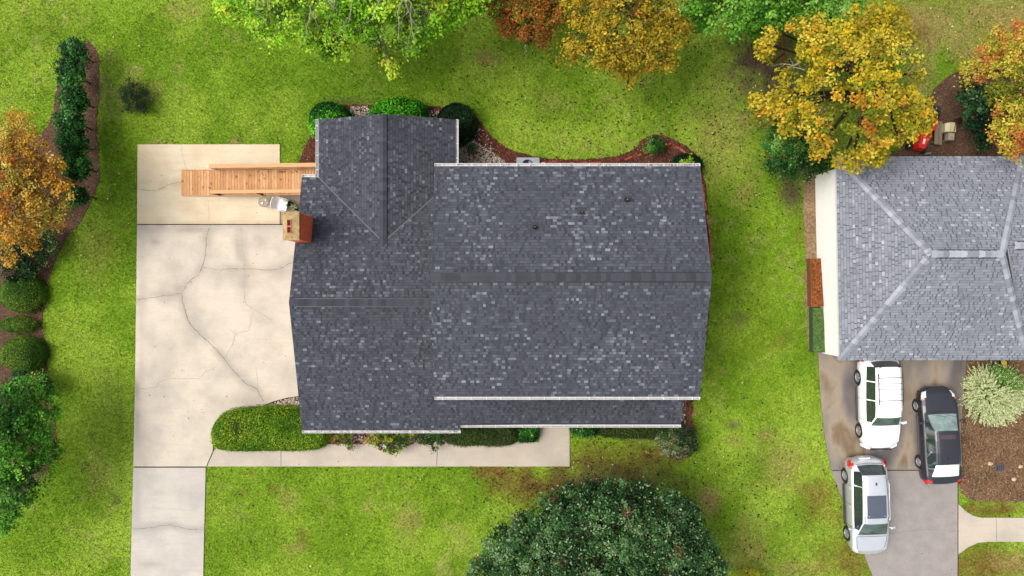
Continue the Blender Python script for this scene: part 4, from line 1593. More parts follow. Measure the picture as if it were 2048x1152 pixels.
for poly, cols, dens, par in ((PP([(914, 290), (948, 282), (975, 298), (1010, 322), (1030, 345), (905, 345)]), WHITES, 420, b_back),
                              (PP([(700, 212), (738, 212), (742, 235), (698, 238)]), WHITES, 300, b_back), (PP([(850, 222), (880, 222), (880, 240), (850, 240)]), PINKS, 200, b_back),
                              (PP([(516, 817), (550, 804), (576, 797), (615, 792), (615, 850), (500, 850)]), WHITES, 480, b_front),
                              (PP([(648, 850), (900, 850), (900, 884), (648, 884)]), PINKS, 420, b_front), (PP([(1340, 850), (1368, 850), (1390, 880), (1340, 880)]), PINKS, 260, b_east),
                              (PP([(1322, 895), (1340, 905), (1375, 905), (1384, 895), (1378, 914), (1350, 918), (1330, 910)]), PINKS, 420, b_east),
                              (PP([(930, 240), (960, 250), (1010, 318), (1090, 330), (930, 300)]), WHITES, 40, b_back), (PP([(1362, 798), (1372, 798), (1372, 850), (1362, 850)]), PINKS, 200, b_east)):
    x, y = scatter_poly(poly, dens, RNG)
    pebbles("pebble", x, y, .02, (.05, .11), cols, par)
# pale stones on the rim of the left bed
rim_pts = [p for p in bed_left if p[0] > -25.7]
xs, ys = [], []
for i in range(len(bed_left)):
    a, b = bed_left[i], bed_left[(i + 1) % len(bed_left)]
    L = math.hypot(b[0] - a[0], b[1] - a[1])
    for k_ in range(int(L / .06)):
        t_ = random.random()
        xs.append(a[0] + (b[0] - a[0]) * t_ + random.gauss(0, .06))
        ys.append(a[1] + (b[1] - a[1]) * t_ + random.gauss(0, .06))
xs, ys = np.array(xs), np.array(ys)
m = (xs > -26.5) & (np.array([random.random() for _ in xs]) < .55)
pebbles("pebble", xs[m], ys[m], .015, (.03, .08), [c(196, 150, 120), c(150, 112, 90), c(214, 186, 156), c(120, 86, 68)], b_left)


# lawn grass, leaf by leaf
def free_mask(x, y, grow=0.0):
    m = np.ones(len(x), bool)
    for poly in NOGRASS:
        m &= ~inpoly(x, y, poly)
    return m


N = 760000
gx_, gy_ = RNG.uniform(-27, 27, N), RNG.uniform(-15.5, 15.5, N)
m = free_mask(gx_, gy_)
gx_, gy_ = gx_[m], gy_[m]
sa = soil_amount(gx_, gy_)
m = RNG.random(len(gx_)) > sa * .93
gx_, gy_ = gx_[m], gy_[m]
n = len(gx_)
ang = RNG.uniform(0, 6.283, n)
L_ = RNG.uniform(.05, .11, n)
w_ = RNG.uniform(.015, .034, n)
lean = RNG.uniform(.25, .95, n)
V = np.zeros((n, 3, 3))
cx_, sx_ = np.cos(ang), np.sin(ang)
V[:, 0] = np.stack([gx_ - sx_ * w_ / 2, gy_ + cx_ * w_ / 2, np.full(n, -.01)], 1)
V[:, 1] = np.stack([gx_ + sx_ * w_ / 2, gy_ - cx_ * w_ / 2, np.full(n, -.01)], 1)
V[:, 2] = np.stack([gx_ + cx_ * L_ * lean, gy_ + sx_ * L_ * lean, L_ * np.sqrt(1 - lean ** 2) * .7 + .01], 1)
C = lawn_color(gx_, gy_)
tone = (RNG.normal(1.02, .27, n) * np.clip(1 + (n2(gx_, gy_, 6.0, 2, 3.0) - .5) * 1.7, .25, 2))[:, None]
hue = RNG.normal(0, .14, n)
C = C * tone.clip(.25, 2.1)
C[:, 0] *= 1 + hue
C[:, 2] *= 1 + hue * 2
C = C.clip(.002, 1)
dry = RNG.random(n) < .035
C[dry] = np.array(c(190, 176, 110)) * RNG.uniform(.7, 1.2, dry.sum())[:, None]
grass = link(bpy.data.objects.new("grass", quads_mesh("grass", V, C, dull_leaf_mat, 3)))
tag(grass, kind="stuff")

# fallen leaves: dark ones right of centre and round the big tree, pale ones at the left
n = 16000
x, y = RNG.uniform(-26, 26, n), RNG.uniform(-15, 15, n)
d = np.zeros(n)
for a, b, rx, ry, s_ in ((1300, 200, 330, 230, 1.0), (1450, 100, 160, 200, 1.0), (1180, 930, 280, 110, 1.6), (1470, 460, 60, 200, .45), (900, 120, 120, 120, .5), (1500, 1050, 140, 120, .5), (1560, 200, 120, 160, 1.2)):
    X, Y = P(a, b)
    d += np.exp(-(((x - X) / (rx / 40)) ** 2 + ((y - Y) / (ry / 40)) ** 2) * 1.2) * s_
m = (RNG.random(n) < np.clip(d, .03, 1)) & free_mask(x, y)
fl_dark = None
flat_bits("fallen_leaf", x[m], y[m], .06, (.06, .14), .6, [c(44, 34, 22), c(30, 28, 18), c(64, 46, 30), c(36, 38, 22)], fl_dark)
n = 3000
x, y = RNG.uniform(-26, 26, n), RNG.uniform(-15, 15, n)
d = np.zeros(n)
for a, b, rx, ry, s_ in ((180, 440, 90, 200, 1.0), (1200, 200, 330, 160, .25), (200, 80, 250, 150, .2), (1180, 930, 260, 90, .5), (1480, 900, 120, 300, .2), (1950, 60, 160, 100, .4), (1500, 200, 100, 200, .4)):
    X, Y = P(a, b)
    d += np.exp(-(((x - X) / (rx / 40)) ** 2 + ((y - Y) / (ry / 40)) ** 2) * 1.2) * s_
m = (RNG.random(n) < np.clip(d, .02, 1)) & free_mask(x, y)
flat_bits("fallen_leaf", x[m], y[m], .07, (.06, .13), .7, [c(230, 216, 150), c(236, 226, 180), c(214, 170, 90), c(226, 196, 120)], fl_dark)
n = 2200
x, y = RNG.uniform(-26, 26, n), RNG.uniform(-15, 15, n)
d = np.zeros(n)
for a, b, rx, ry, s_ in ((90, 400, 130, 170, 1.0), (1680, 200, 230, 180, .9), (1240, 120, 170, 120, .8), (1990, 200, 120, 150, .8)):
    X, Y = P(a, b)
    d += np.exp(-(((x - X) / (rx / 40)) ** 2 + ((y - Y) / (ry / 40)) ** 2) * 1.2) * s_
m = (RNG.random(n) < d) & free_mask(x, y)
flat_bits("fallen_leaf", x[m], y[m], .07, (.06, .12), .7, [c(220, 150, 50), c(200, 110, 40), c(230, 190, 70), c(150, 96, 50)], None)
# debris on roofs and paving
litter = None
for poly, n, z in ((slab_main, 60, .047), (walk_m, 12, .047), (nb_drive1, 30, .047), (nb_drive2, 20, .047), (slab_upper, 10, .047)):
    x, y = scatter_poly(poly, 2.2, RNG)
    k_ = RNG.permutation(len(x))[:n]
    flat_bits("leaf_scrap", x[k_], y[k_], z, (.03, .09), .5, [c(90, 66, 44), c(60, 46, 34), c(170, 130, 80)], litter)
mb = MB()
rr = random.Random(21)
for _ in range(46):
    fn, x0_, x1_, y0_, y1_ = rr.choice(((zf_ub, -3, 7.8, .8, 5), (zf_uf, -3, 7.8, -4.4, .2), (zf_front, -9.4, -3.6, -6.3, -1), (zf_back, -9, -6.5, -.3, 2), (zf_front, -3, 7.5, -6.1, -4.6)))
    x, y = rr.uniform(x0_, x1_), rr.uniform(y0_, y1_)
    a = rr.uniform(0, 3.14)
    l_ = rr.uniform(.08, .22)
    q = (x + math.cos(a) * l_, y + math.sin(a) * l_)
    mb.tube([(x, y, fn(x, y) + .035), ((x + q[0]) / 2 + .02, (y + q[1]) / 2, fn((x + q[0]) / 2, (y + q[1]) / 2) + .04), (*q, fn(*q) + .035)], .005, 4,
            col=rr.choice((c(160, 150, 140), c(190, 150, 110), c(120, 118, 120))))
mb.build("pine_needle", attr_mat, litter, kind="stuff")
# leaves lying in the gutters
x = np.concatenate([RNG.uniform(-3.2, 8.0, 60), RNG.uniform(5.8, 8.0, 50)])
flat_bits("gutter_leaf", x, np.full(len(x), UYB + .05) + RNG.uniform(-.03, .03, len(x)), UZE - .05, (.04, .08), .5, [c(120, 60, 44), c(90, 56, 40), c(160, 110, 70)], litter)
x = RNG.uniform(-9.6, 7.6, 150)
yy_ = np.where(x < -2.4, YF - .05, -6.35 - .05)
flat_bits("gutter_leaf", x, yy_ + RNG.uniform(-.03, .03, len(x)), ZE - .04, (.04, .08), .5, [c(120, 60, 44), c(70, 56, 40), c(160, 130, 100)], litter)

# ------------------------------------------------------------------ vegetation
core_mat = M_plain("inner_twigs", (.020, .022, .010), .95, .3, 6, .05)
bark_grey = M_plain("grey_bark", c(176, 164, 150), .9, .3, 7, .1, stretch=(1, 1, .3))
bark_brown = M_plain("brown_bark", c(96, 78, 62), .9, .3, 7, .1, stretch=(1, 1, .3))


def tree(name, label, cat, blobs, pal, base=None, leaf=.12, dens=1.0, per=38, rc=.34, bark=None, gap=.38, lscale=.9, asp=.6, group=None, zb=0.0,
         mat=None, bare=0, part="crown", up=1.0, trunk_r=.16, limbs=True, tone=.16, inner=.35, tops=True, seed=0, sp=None, speck=0):
    bark = bark or bark_brown
    mat = mat or leaf_mat
    W_ = []
    for b in blobs:
        px, py, rp, z = b[:4]
        fl = b[4] if len(b) > 4 else .7
        x, y = P(px, py, z)
        W_.append((x, y, z, rp * (H - z) / H / 40.0, fl))
    if base is None:
        tot = sum(w[3] ** 2 for w in W_)
        base = (sum(w[0] * w[3] ** 2 for w in W_) / tot, sum(w[1] * w[3] ** 2 for w in W_) / tot)
    root = empty(name, (base[0], base[1], zb), 0, label, cat, group)
    cc = []
    bi = []
    rng = np.random.default_rng(seed + 100)
    for k, (x, y, z, r, fl) in enumerate(W_):
        n = max(5, int(2 * math.pi * r * r * 2.1 / (rc * rc * math.pi) * dens))
        d = rng.normal(size=(n, 3))
        d[:, 2] = np.abs(d[:, 2]) * np.where(rng.random(n) < .82, 1, -1)
        d /= np.linalg.norm(d, axis=1, keepdims=True)
        lob = vnoise(d * 2.6 + np.array([x, y, z]) + 31)
        lob2 = vnoise(d * 5.5 + np.array([x, y, z]) + 91)
        rad = r * (.72 + .42 * lob + .18 * lob2) * np.where(rng.random(n) < inner, rng.uniform(.35, .9, n), 1)
        p = np.array([x, y, z]) + d * rad[:, None] * np.array([1, 1, fl])
        keep = fnoise(p, lscale, 2) > gap * .95
        p = p[keep]
        # stay clear of deep interior of other blobs: fewer hidden clusters
        for j, (x2, y2, z2, r2, fl2) in enumerate(W_):
            if j != k:
                q = (p - np.array([x2, y2, z2])) / np.array([r2, r2, r2 * fl2])
                p = p[(np.linalg.norm(q, axis=1) > .62) | (rng.random(len(p)) < .25)]
        cc.append(p)
        bi += [k] * len(p)
    cc = np.concatenate(cc)
    nc = len(cc)
    nl = rng.integers(int(per * .6), int(per * 1.3) + 1, nc)
    idx = np.repeat(np.arange(nc), nl)
    n = len(idx)
    rcs = rc * rng.uniform(.6, 1.25, nc)
    off = rng.normal(size=(n, 3)) * (rcs[idx] * .5)[:, None] * np.array([1, 1, .6])
    pos = cc[idx] + off
    pos[:, 2] = np.maximum(pos[:, 2], zb + .06)
    nr = off / (rcs[idx][:, None] + 1e-6) * .5 + rng.normal(size=(n, 3)) * .42 + np.array([0, 0, up])
    V = leaves(pos - np.array([base[0], base[1], zb]), nr, leaf * rng.uniform(.65, 1.35, n), asp, .1)
    # colour: palette picked by slow noise along the crown with cluster and leaf jitter
    cn = fnoise(cc + seed * 3.7, sp or .55, 2)
    order = cn + rng.normal(0, .10, nc)
    ql = (np.argsort(np.argsort(order)) / max(1, nc - 1))
    cum = np.cumsum([w for _, w in pal]) / sum(w for _, w in pal)
    pc = np.array([q for q, _ in pal])
    ci = np.searchsorted(cum, ql.clip(0, .9999))
    Cc = pc[ci.clip(0, len(pal) - 1)] * rng.normal(1, tone * .8, nc).clip(.55, 1.5)[:, None]
    C = Cc[idx] * rng.normal(1, tone, n).clip(.5, 1.6)[:, None]
    if speck:
        s2 = rng.random(n) < speck
        C[s2] = np.array(c(176, 204, 150)) * rng.uniform(.7, 1.25, s2.sum())[:, None]
    sw = rng.random(n) < .07
    C[sw] = pc[rng.integers(0, len(pal), sw.sum())]
    C[:, 0] *= rng.normal(1, .08, n)
    link(bpy.data.objects.new(part, quads_mesh(part, V, C.clip(.003, 1), mat)), root)["kind"] = "stuff"
    # wood
    top = max(w[2] for w in W_)
    zt = zb + (top - zb) * .45
    tm = MB()
    B0 = Vector((0, 0, zt - zb))
    tm.tube([(0, 0, -.05), (.03, .02, (zt - zb) * .4), B0], [trunk_r * 1.35, trunk_r * 1.05, trunk_r * .85], 8)
    rr = random.Random(seed)
    bm_ = MB()
    for k, (x, y, z, r, fl) in enumerate(W_):
        E = Vector((x - base[0], y - base[1], z - zb + r * fl * .35))
        Mid = B0.lerp(E, .5) + Vector((rr.uniform(-.2, .2), rr.uniform(-.2, .2), -.25 * r))
        if limbs:
            tm.tube([B0 - Vector((0, 0, .1)), Mid, E], [trunk_r * .6, trunk_r * .36, trunk_r * .16], 6)
        sel = [i for i in range(nc) if bi[i] == k] if False else None
    for i in rng.permutation(nc)[: int(nc * .45)]:
        k = bi[i] if i < len(bi) else 0
        x, y, z, r, fl = W_[k]
        a = Vector((x - base[0], y - base[1], z - zb + r * fl * .1))
        e = Vector(cc[i]) - Vector((base[0], base[1], zb))
        s_ = a.lerp(e, .25)
        m_ = a.lerp(e, .65) + Vector((rr.uniform(-.1, .1), rr.uniform(-.1, .1), rr.uniform(-.1, .05)))
        bm_.tube([s_, m_, e], [trunk_r * .13, trunk_r * .09, trunk_r * .04], 3, cap=False)
    tm.build("trunk", bark, root, True)
    if bm_.v:
        bm_.build("twig", bark, root, kind="stuff")
    return root


def bare_branches(root, starts, mat, seed, r0=.045):
    """visible pale boughs: list of ((px,py,z),(px,py,z)) with forks"""
    base = Vector(root.location)
    for i, (a, b) in enumerate(starts):
        rr = random.Random(seed + i)
        A, B = Vector(P3(*a)) - base, Vector(P3(*b)) - base
        mb = MB()

        def grow(p, q, r, depth):
            n = 5
            pts = [p.lerp(q, t / n) + Vector([rr.gauss(0, .035 * (q - p).length) for _ in range(3)]) * (1 if 0 < t < n else 0) for t in range(n + 1)]
            mb.tube(pts, [r * (1 - .6 * t / n) for t in range(n + 1)], 5)
            if depth > 0:
                for t in (1, 2, 3, 4, 5):
                    if rr.random() < .5:
                        d = (q - p) * rr.uniform(.3, .55)
                        ang = rr.choice((-1, 1)) * rr.uniform(.4, 1.0)
                        d = Vector((d.x * math.cos(ang) - d.y * math.sin(ang), d.x * math.sin(ang) + d.y * math.cos(ang), d.z + rr.uniform(-.1, .2)))
                        grow(pts[t], pts[t] + d, r * (1 - .6 * t / n) * .6, depth - 1)
        grow(A, B, r0, 2)
        mb.build("bough", mat, root)


GR_LIGHT = [(c(124, 187, 31), 3), (c(168, 230, 48), 4), (c(206, 254, 74), 3), (c(247, 249, 72), .8), (c(100, 158, 28), 1)]
tA = tree("tree", "light green leafy tree with pale drooping boughs over the back lawn", "tree",
          [(480, 0, 42, 6), (540, 30, 48, 6), (560, -40, 90, 7), (610, 55, 42, 6), (660, -10, 75, 7), (655, 90, 24, 5), (700, 55, 45, 6), (760, 30, 60, 6.5), (765, 100, 26, 5), (782, 132, 15, 4.6),
           (760, -50, 90, 7.5), (815, 60, 36, 6), (860, 15, 52, 6.5), (915, 10, 34, 6), (940, -25, 44, 6), (850, -60, 80, 7), (500, 50, 18, 5.5), (700, 105, 14, 5), (820, 92, 12, 5)],
          GR_LIGHT, base=P(720, -90), leaf=.14, dens=1.35, per=50, rc=.36, bark=bark_grey, gap=.40, trunk_r=.22, seed=1)
bare_branches(tA, [((705, -40, 8.3), (697, 45, 8.3)), ((800, -60, 8.7), (797, 75, 8.2)), ((812, -40, 8.6), (830, 85, 7.7)), ((520, -30, 8.3), (512, 28, 8.0)), ((530, -40, 8.3), (540, 22, 7.9)), ((620, 10, 8.1), (612, 80, 7.3)),
                   ((760, -10, 8.5), (745, 40, 8.3)), ((640, -30, 8.7), (668, 20, 8.4))], bark_grey, 3, .03)
OR_BROWN = [(c(160, 104, 40), 3), (c(196, 126, 40), 3), (c(220, 150, 50), 1.5), (c(130, 124, 44), 3), (c(196, 90, 40), 1.2)]
tB = tree("tree", "thin rust orange tree with bare grey branch ends at the top edge", "tree",
          [(1010, 0, 40, 4), (1020, 30, 32, 4), (1070, 70, 26, 3.6), (1110, 30, 40, 4), (1050, 30, 46, 4), (1035, 50, 26, 3.8), (1085, 50, 30, 3.8), (1090, 10, 40, 4.2), (1060, -20, 50, 4.4)], OR_BROWN, leaf=.12, dens=1.7, per=32, rc=.30, gap=.44, seed=2, lscale=1.3)
bare_branches(tB, [((1070, 52, 4), (1010, 62, 3.6)), ((1040, 60, 3.8), (1036, 84, 3.2)), ((1052, 90, 3), (1050, 108, 2.6))], bark_grey, 12, .03)
YEL_OL = [(c(176, 152, 30), 3), (c(210, 180, 42), 4), (c(228, 198, 54), 3), (c(124, 132, 36), 2.4), (c(206, 150, 44), .6), (c(140, 104, 36), .6)]
tC = tree("tree", "mustard yellow tree spreading over the back lawn behind the right half of the house", "tree",
          [(1120, 95, 26, 4.4), (1150, 110, 30, 4.4), (1180, 60, 46, 5), (1230, 90, 48, 5), (1210, 130, 32, 4.6), (1250, 150, 22, 4.2), (1280, 100, 42, 4.8), (1240, 30, 60, 5.4), (1320, 60, 46, 5), (1360, 30, 32, 4.8), (1330, 120, 24, 4.4), (1300, 10, 50, 5.2),
           (1170, 10, 44, 5), (1350, 75, 22, 4.6), (1255, 168, 10, 4)], YEL_OL, base=P(1250, 10), leaf=.13, dens=1.5, per=34, rc=.30, gap=.41, seed=3, lscale=.9)
bare_branches(tC, [((1215, 15, 5.8), (1240, 45, 5.6)), ((1175, 95, 5), (1195, 130, 4.8)), ((1340, 15, 5.4), (1310, 28, 5.4)), ((1270, 85, 5.4), (1300, 105, 5.2))], bark_grey, 33, .028)
GR_BRIGHT = [(c(70, 130, 30), 2.5), (c(110, 180, 46), 4), (c(150, 214, 76), 3), (c(186, 232, 116), 1)]
tD = tree("tree", "bright green broad leaved tree at the top edge beside the yellow tree", "tree",
          [(1390, -5, 40, 5), (1405, 40, 22, 4.6), (1440, 15, 44, 5), (1470, 40, 30, 4.8), (1500, 15, 44, 5.2), (1500, 55, 22, 4.4), (1480, 62, 20, 4.4), (1600, 10, 40, 5), (1670, 30, 34, 4.8), (1555, 25, 38, 5), (1530, -30, 60, 5.6), (1640, 15, 36, 5), (1650, 42, 18, 4.6), (1690, 0, 30, 5), (1620, -30, 60, 5.4), (1420, -40, 60, 5.6)],
          GR_BRIGHT, base=P(1545, -30), leaf=.15, dens=1.5, per=46, rc=.32, gap=.38, seed=4, trunk_r=.2)
YEL = [(c(190, 176, 34), 3), (c(230, 206, 46), 4), (c(244, 222, 74), 3), (c(238, 190, 52), 1.3), (c(150, 160, 36), 2), (c(226, 146, 46), .3)]
tE = tree("tree", "large golden yellow tree overhanging the near corner of the neighbouring grey roof", "tree",
          [(1545, 95, 32, 5), (1560, 70, 30, 5.2), (1610, 80, 44, 5.8), (1660, 100, 50, 6.2), (1720, 70, 52, 6.2), (1770, 60, 42, 6), (1800, 105, 38, 5.8), (1810, 150, 36, 5.6), (1750, 120, 56, 6.4), (1690, 150, 56, 6.4),
           (1550, 195, 34, 5), (1525, 215, 26, 4.8), (1590, 190, 44, 5.4), (1590, 230, 34, 5.2), (1650, 205, 50, 6), (1720, 200, 60, 6.6), (1790, 205, 50, 6), (1830, 240, 28, 5.4), (1660, 265, 42, 5.6), (1730, 265, 50, 6), (1790, 270, 38, 5.6),
           (1690, 300, 30, 5.2), (1700, 320, 18, 5), (1640, 285, 28, 5.2), (1850, 210, 16, 5), (1740, 300, 26, 5.4)], YEL, base=P(1700, 195), leaf=.155, dens=1.25, per=34, rc=.30, gap=.43, lscale=.8, seed=5, trunk_r=.24, bark=bark_brown, sp=.4)
bare_branches(tE, [((1600, 125, 5.4), (1572, 140, 5)), ((1610, 140, 5.2), (1560, 128, 5))], bark_grey, 44, .03)
DK = [(c(33, 80, 28), 3), (c(57, 119, 44), 3.5), (c(91, 156, 59), 2), (c(143, 202, 91), .8), (c(195, 195, 52), .3)]
tree("tree", "round dark green tree under the left side of the golden tree at the roof corner", "tree",
     [(1560, 270, 34, 3), (1590, 275, 36, 3.2), (1560, 310, 32, 3), (1600, 320, 38, 3), (1625, 300, 30, 3), (1585, 300, 44, 3.4), (1640, 325, 20, 2.6)], DK, leaf=.10, dens=1.3, per=40, rc=.26, gap=.25, seed=6)
tree("shrub", "glossy dark green shrub between the cream cart and the golden tree on the right", "shrub",
     [(1945, 188, 26, 2.4), (1960, 215, 34, 2.6), (1955, 248, 26, 2.4), (1978, 252, 26, 2.4), (1982, 210, 24, 2.5), (1968, 280, 16, 2), (1932, 208, 12, 2)], [(c(16, 48, 22), 3), (c(30, 78, 36), 3), (c(56, 110, 56), 1.5), (c(120, 160, 110), .3)],
     leaf=.12, dens=1.2, per=36, rc=.25, gap=.25, seed=7, part="foliage")
G2 = [(c(138, 147, 39), 2), (c(204, 193, 59), 3), (c(236, 220, 80), 3), (c(239, 158, 75), 2), (c(225, 126, 69), 1)]
tree("tree", "tree turning yellow and coral orange at the right edge above the cart", "tree",
     [(1945, 140, 26, 4), (1975, 110, 26, 4.2), (2010, 150, 34, 4.8), (2035, 110, 36, 5), (2040, 170, 32, 5), (2060, 70, 36, 5), (2000, 200, 26, 4.8), (2020, 230, 34, 5), (2015, 280, 30, 4.6), (2040, 260, 36, 5), (2000, 260, 20, 4.4), (2025, 305, 18, 4.4), (2070, 200, 50, 5.4), (1995, 75, 22, 4)],
     G2, base=P(2035, 190), leaf=.12, dens=1.3, per=36, rc=.30, gap=.34, seed=8)
MAPLE = [(c(206, 146, 42), 2.5), (c(244, 182, 62), 4), (c(252, 208, 92), 3), (c(236, 220, 92), 2.4), (c(222, 124, 50), .8), (c(184, 174, 56), 1.4)]
tree("tree", "orange maple tree in autumn colour standing in the long left garden bed", "tree",
     [(10, 265, 38, 4.4), (40, 255, 26, 4.2), (45, 300, 42, 5), (5, 330, 56, 5.4), (85, 345, 36, 4.6), (60, 370, 46, 5), (115, 355, 24, 4.2), (110, 395, 38, 4.6), (60, 420, 42, 4.8), (105, 435, 26, 4.2), (10, 400, 56, 5.4), (25, 460, 40, 4.8), (55, 485, 18, 4), (10, 505, 24, 4.4), (-30, 350, 70, 5.6), (-20, 460, 50, 5)],
     MAPLE, base=P(15, 385), leaf=.11, dens=1.1, per=38, rc=.30, gap=.33, seed=9, lscale=1.2)
GR_L = [(c(46, 106, 27), 2.5), (c(82, 154, 38), 3.5), (c(122, 201, 57), 3), (c(165, 231, 89), 1.2)]
tree("tree", "mid green tree with tiered foliage at the lower left edge below the clipped bushes", "tree",
     [(75, 790, 32, 3), (40, 800, 40, 3.6), (50, 840, 40, 4), (85, 850, 30, 3.4), (15, 860, 46, 4.4), (60, 890, 40, 3.8), (100, 900, 20, 2.8), (20, 930, 46, 4.2), (65, 940, 34, 3.4), (30, 985, 36, 3.6), (5, 1020, 32, 3.4), (15, 1050, 20, 3), (-40, 900, 80, 5), (95, 820, 22, 2.8)],
     GR_L, base=P(15, 905), leaf=.12, dens=1.1, per=38, rc=.28, gap=.33, seed=10, lscale=1.2)
BIG = [(c(34, 74, 32), 3), (c(58, 108, 48), 3.4), (c(90, 138, 72), 2.4), (c(128, 168, 104), 1.2), (c(130, 96, 58), .2)]
tree("tree", "broad dark green evergreen tree with pale flecked leaves rising from the bottom edge lawn", "tree",
     [(1195, 1090, 100, 5.4, .5), (1095, 1060, 62, 4.6), (1140, 1015, 42, 4.2), (1205, 1000, 40, 4.2), (1265, 1010, 44, 4.4), (1320, 1035, 48, 4.4), (1365, 1045, 36, 4.2), (1375, 1090, 46, 4.4), (1385, 1140, 52, 4.4), (1300, 1110, 75, 5.2, .5), (1040, 1070, 36, 4),
      (1015, 1110, 46, 4.2), (985, 1150, 48, 4.2), (1080, 1120, 70, 5, .5), (1110, 1190, 90, 5.4, .5), (1290, 1190, 100, 5.4, .5), (1200, 1160, 90, 5.8, .5), (1420, 1180, 50, 4.2), (1180, 985, 20, 3.8), (1365, 1020, 22, 3.8)],
     BIG, base=P(1200, 1140), leaf=.115, dens=1.35, per=52, rc=.27, gap=.30, seed=11, lscale=1.3, trunk_r=.26, sp=2.2, tone=.22, speck=.10)
tree("shrub", "small bright yellow shrub at the bottom edge right of the dark tree", "shrub", [(1500, 1150, 18, .7), (1520, 1160, 16, .7), (1480, 1162, 14, .6)], [(c(206, 200, 40), 2), (c(170, 180, 40), 2)],
     leaf=.07, dens=.9, per=24, rc=.16, gap=.3, seed=12, part="foliage", trunk_r=.04)
# row of camellias in the left bed
CAM = [(c(20, 66, 20), 3), (c(36, 98, 28), 3.4), (c(62, 136, 44), 2.2), (c(110, 180, 80), .8)]
for i, (px, py, r, lab) in enumerate(((148, 103, 24, "topmost dark green shrub of the row in the long left bed"), (146, 150, 27, "second dark green shrub from the top of the row in the left bed"),
                                      (147, 198, 28, "third dark green shrub from the top of the left bed row"), (144, 246, 29, "fourth dark green shrub from the top of the left bed row"),
                                      (146, 290, 30, "shrub of the left bed row level with the maple's top"), (150, 332, 29, "shrub of the left bed row right beside the orange maple"),
                                      (156, 388, 20, "lowest and smallest shrub of the left bed row, half under the maple"))):
    rr = random.Random(i)
    bl = [(px + rr.uniform(-.35, .35) * r, py + rr.uniform(-.35, .35) * r, r * rr.uniform(.5, .75), 1.5 + rr.uniform(-.3, .4)) for _ in range(5)] + [(px, py, r * .8, 1.6)]
    tree("shrub", lab, "shrub", bl, CAM, leaf=.12, dens=1.3, per=34, rc=.22, gap=.24, seed=20 + i, part="foliage", group="row of shrubs in the left bed", trunk_r=.05, inner=.25)
tree("shrub", "sparse low dark bush standing alone on the lawn near the left bed", "shrub", [(270, 192, 26, .6, .5), (258, 184, 20, .6, .5), (285, 203, 20, .5, .5), (265, 203, 18, .5, .5)],
     [(c(36, 58, 24), 3), (c(52, 80, 32), 2), (c(78, 104, 44), 1)], leaf=.06, dens=1.4, per=34, rc=.2, gap=.32, seed=30, part="foliage", trunk_r=.04, lscale=1.5)
tree("shrub", "low dark groundcover shrub between the maple and the clipped boxwoods", "shrub", [(50, 508, 32, .9, .5), (84, 490, 22, .9, .5), (26, 530, 28, .9, .5), (66, 520, 22, .8, .5), (50, 540, 20, .8, .5), (100, 472, 14, .7, .5)],
     [(c(14, 52, 18), 3), (c(28, 78, 26), 3), (c(50, 104, 38), 1.5), (c(180, 200, 120), .2)], leaf=.08, dens=1.5, per=40, rc=.22, gap=.2, seed=31, part="foliage", trunk_r=.05)
tree("shrub", "dark shrub squeezed between the lowest clipped boxwood and the tiered tree", "shrub", [(60, 765, 26, 1.1, .5), (30, 770, 24, 1.1, .5), (84, 772, 18, 1, .5)],
     [(c(18, 56, 22), 3), (c(34, 84, 30), 3), (c(60, 116, 44), 1)], leaf=.08, dens=1.4, per=36, rc=.2, gap=.22, seed=32, part="foliage", trunk_r=.05)


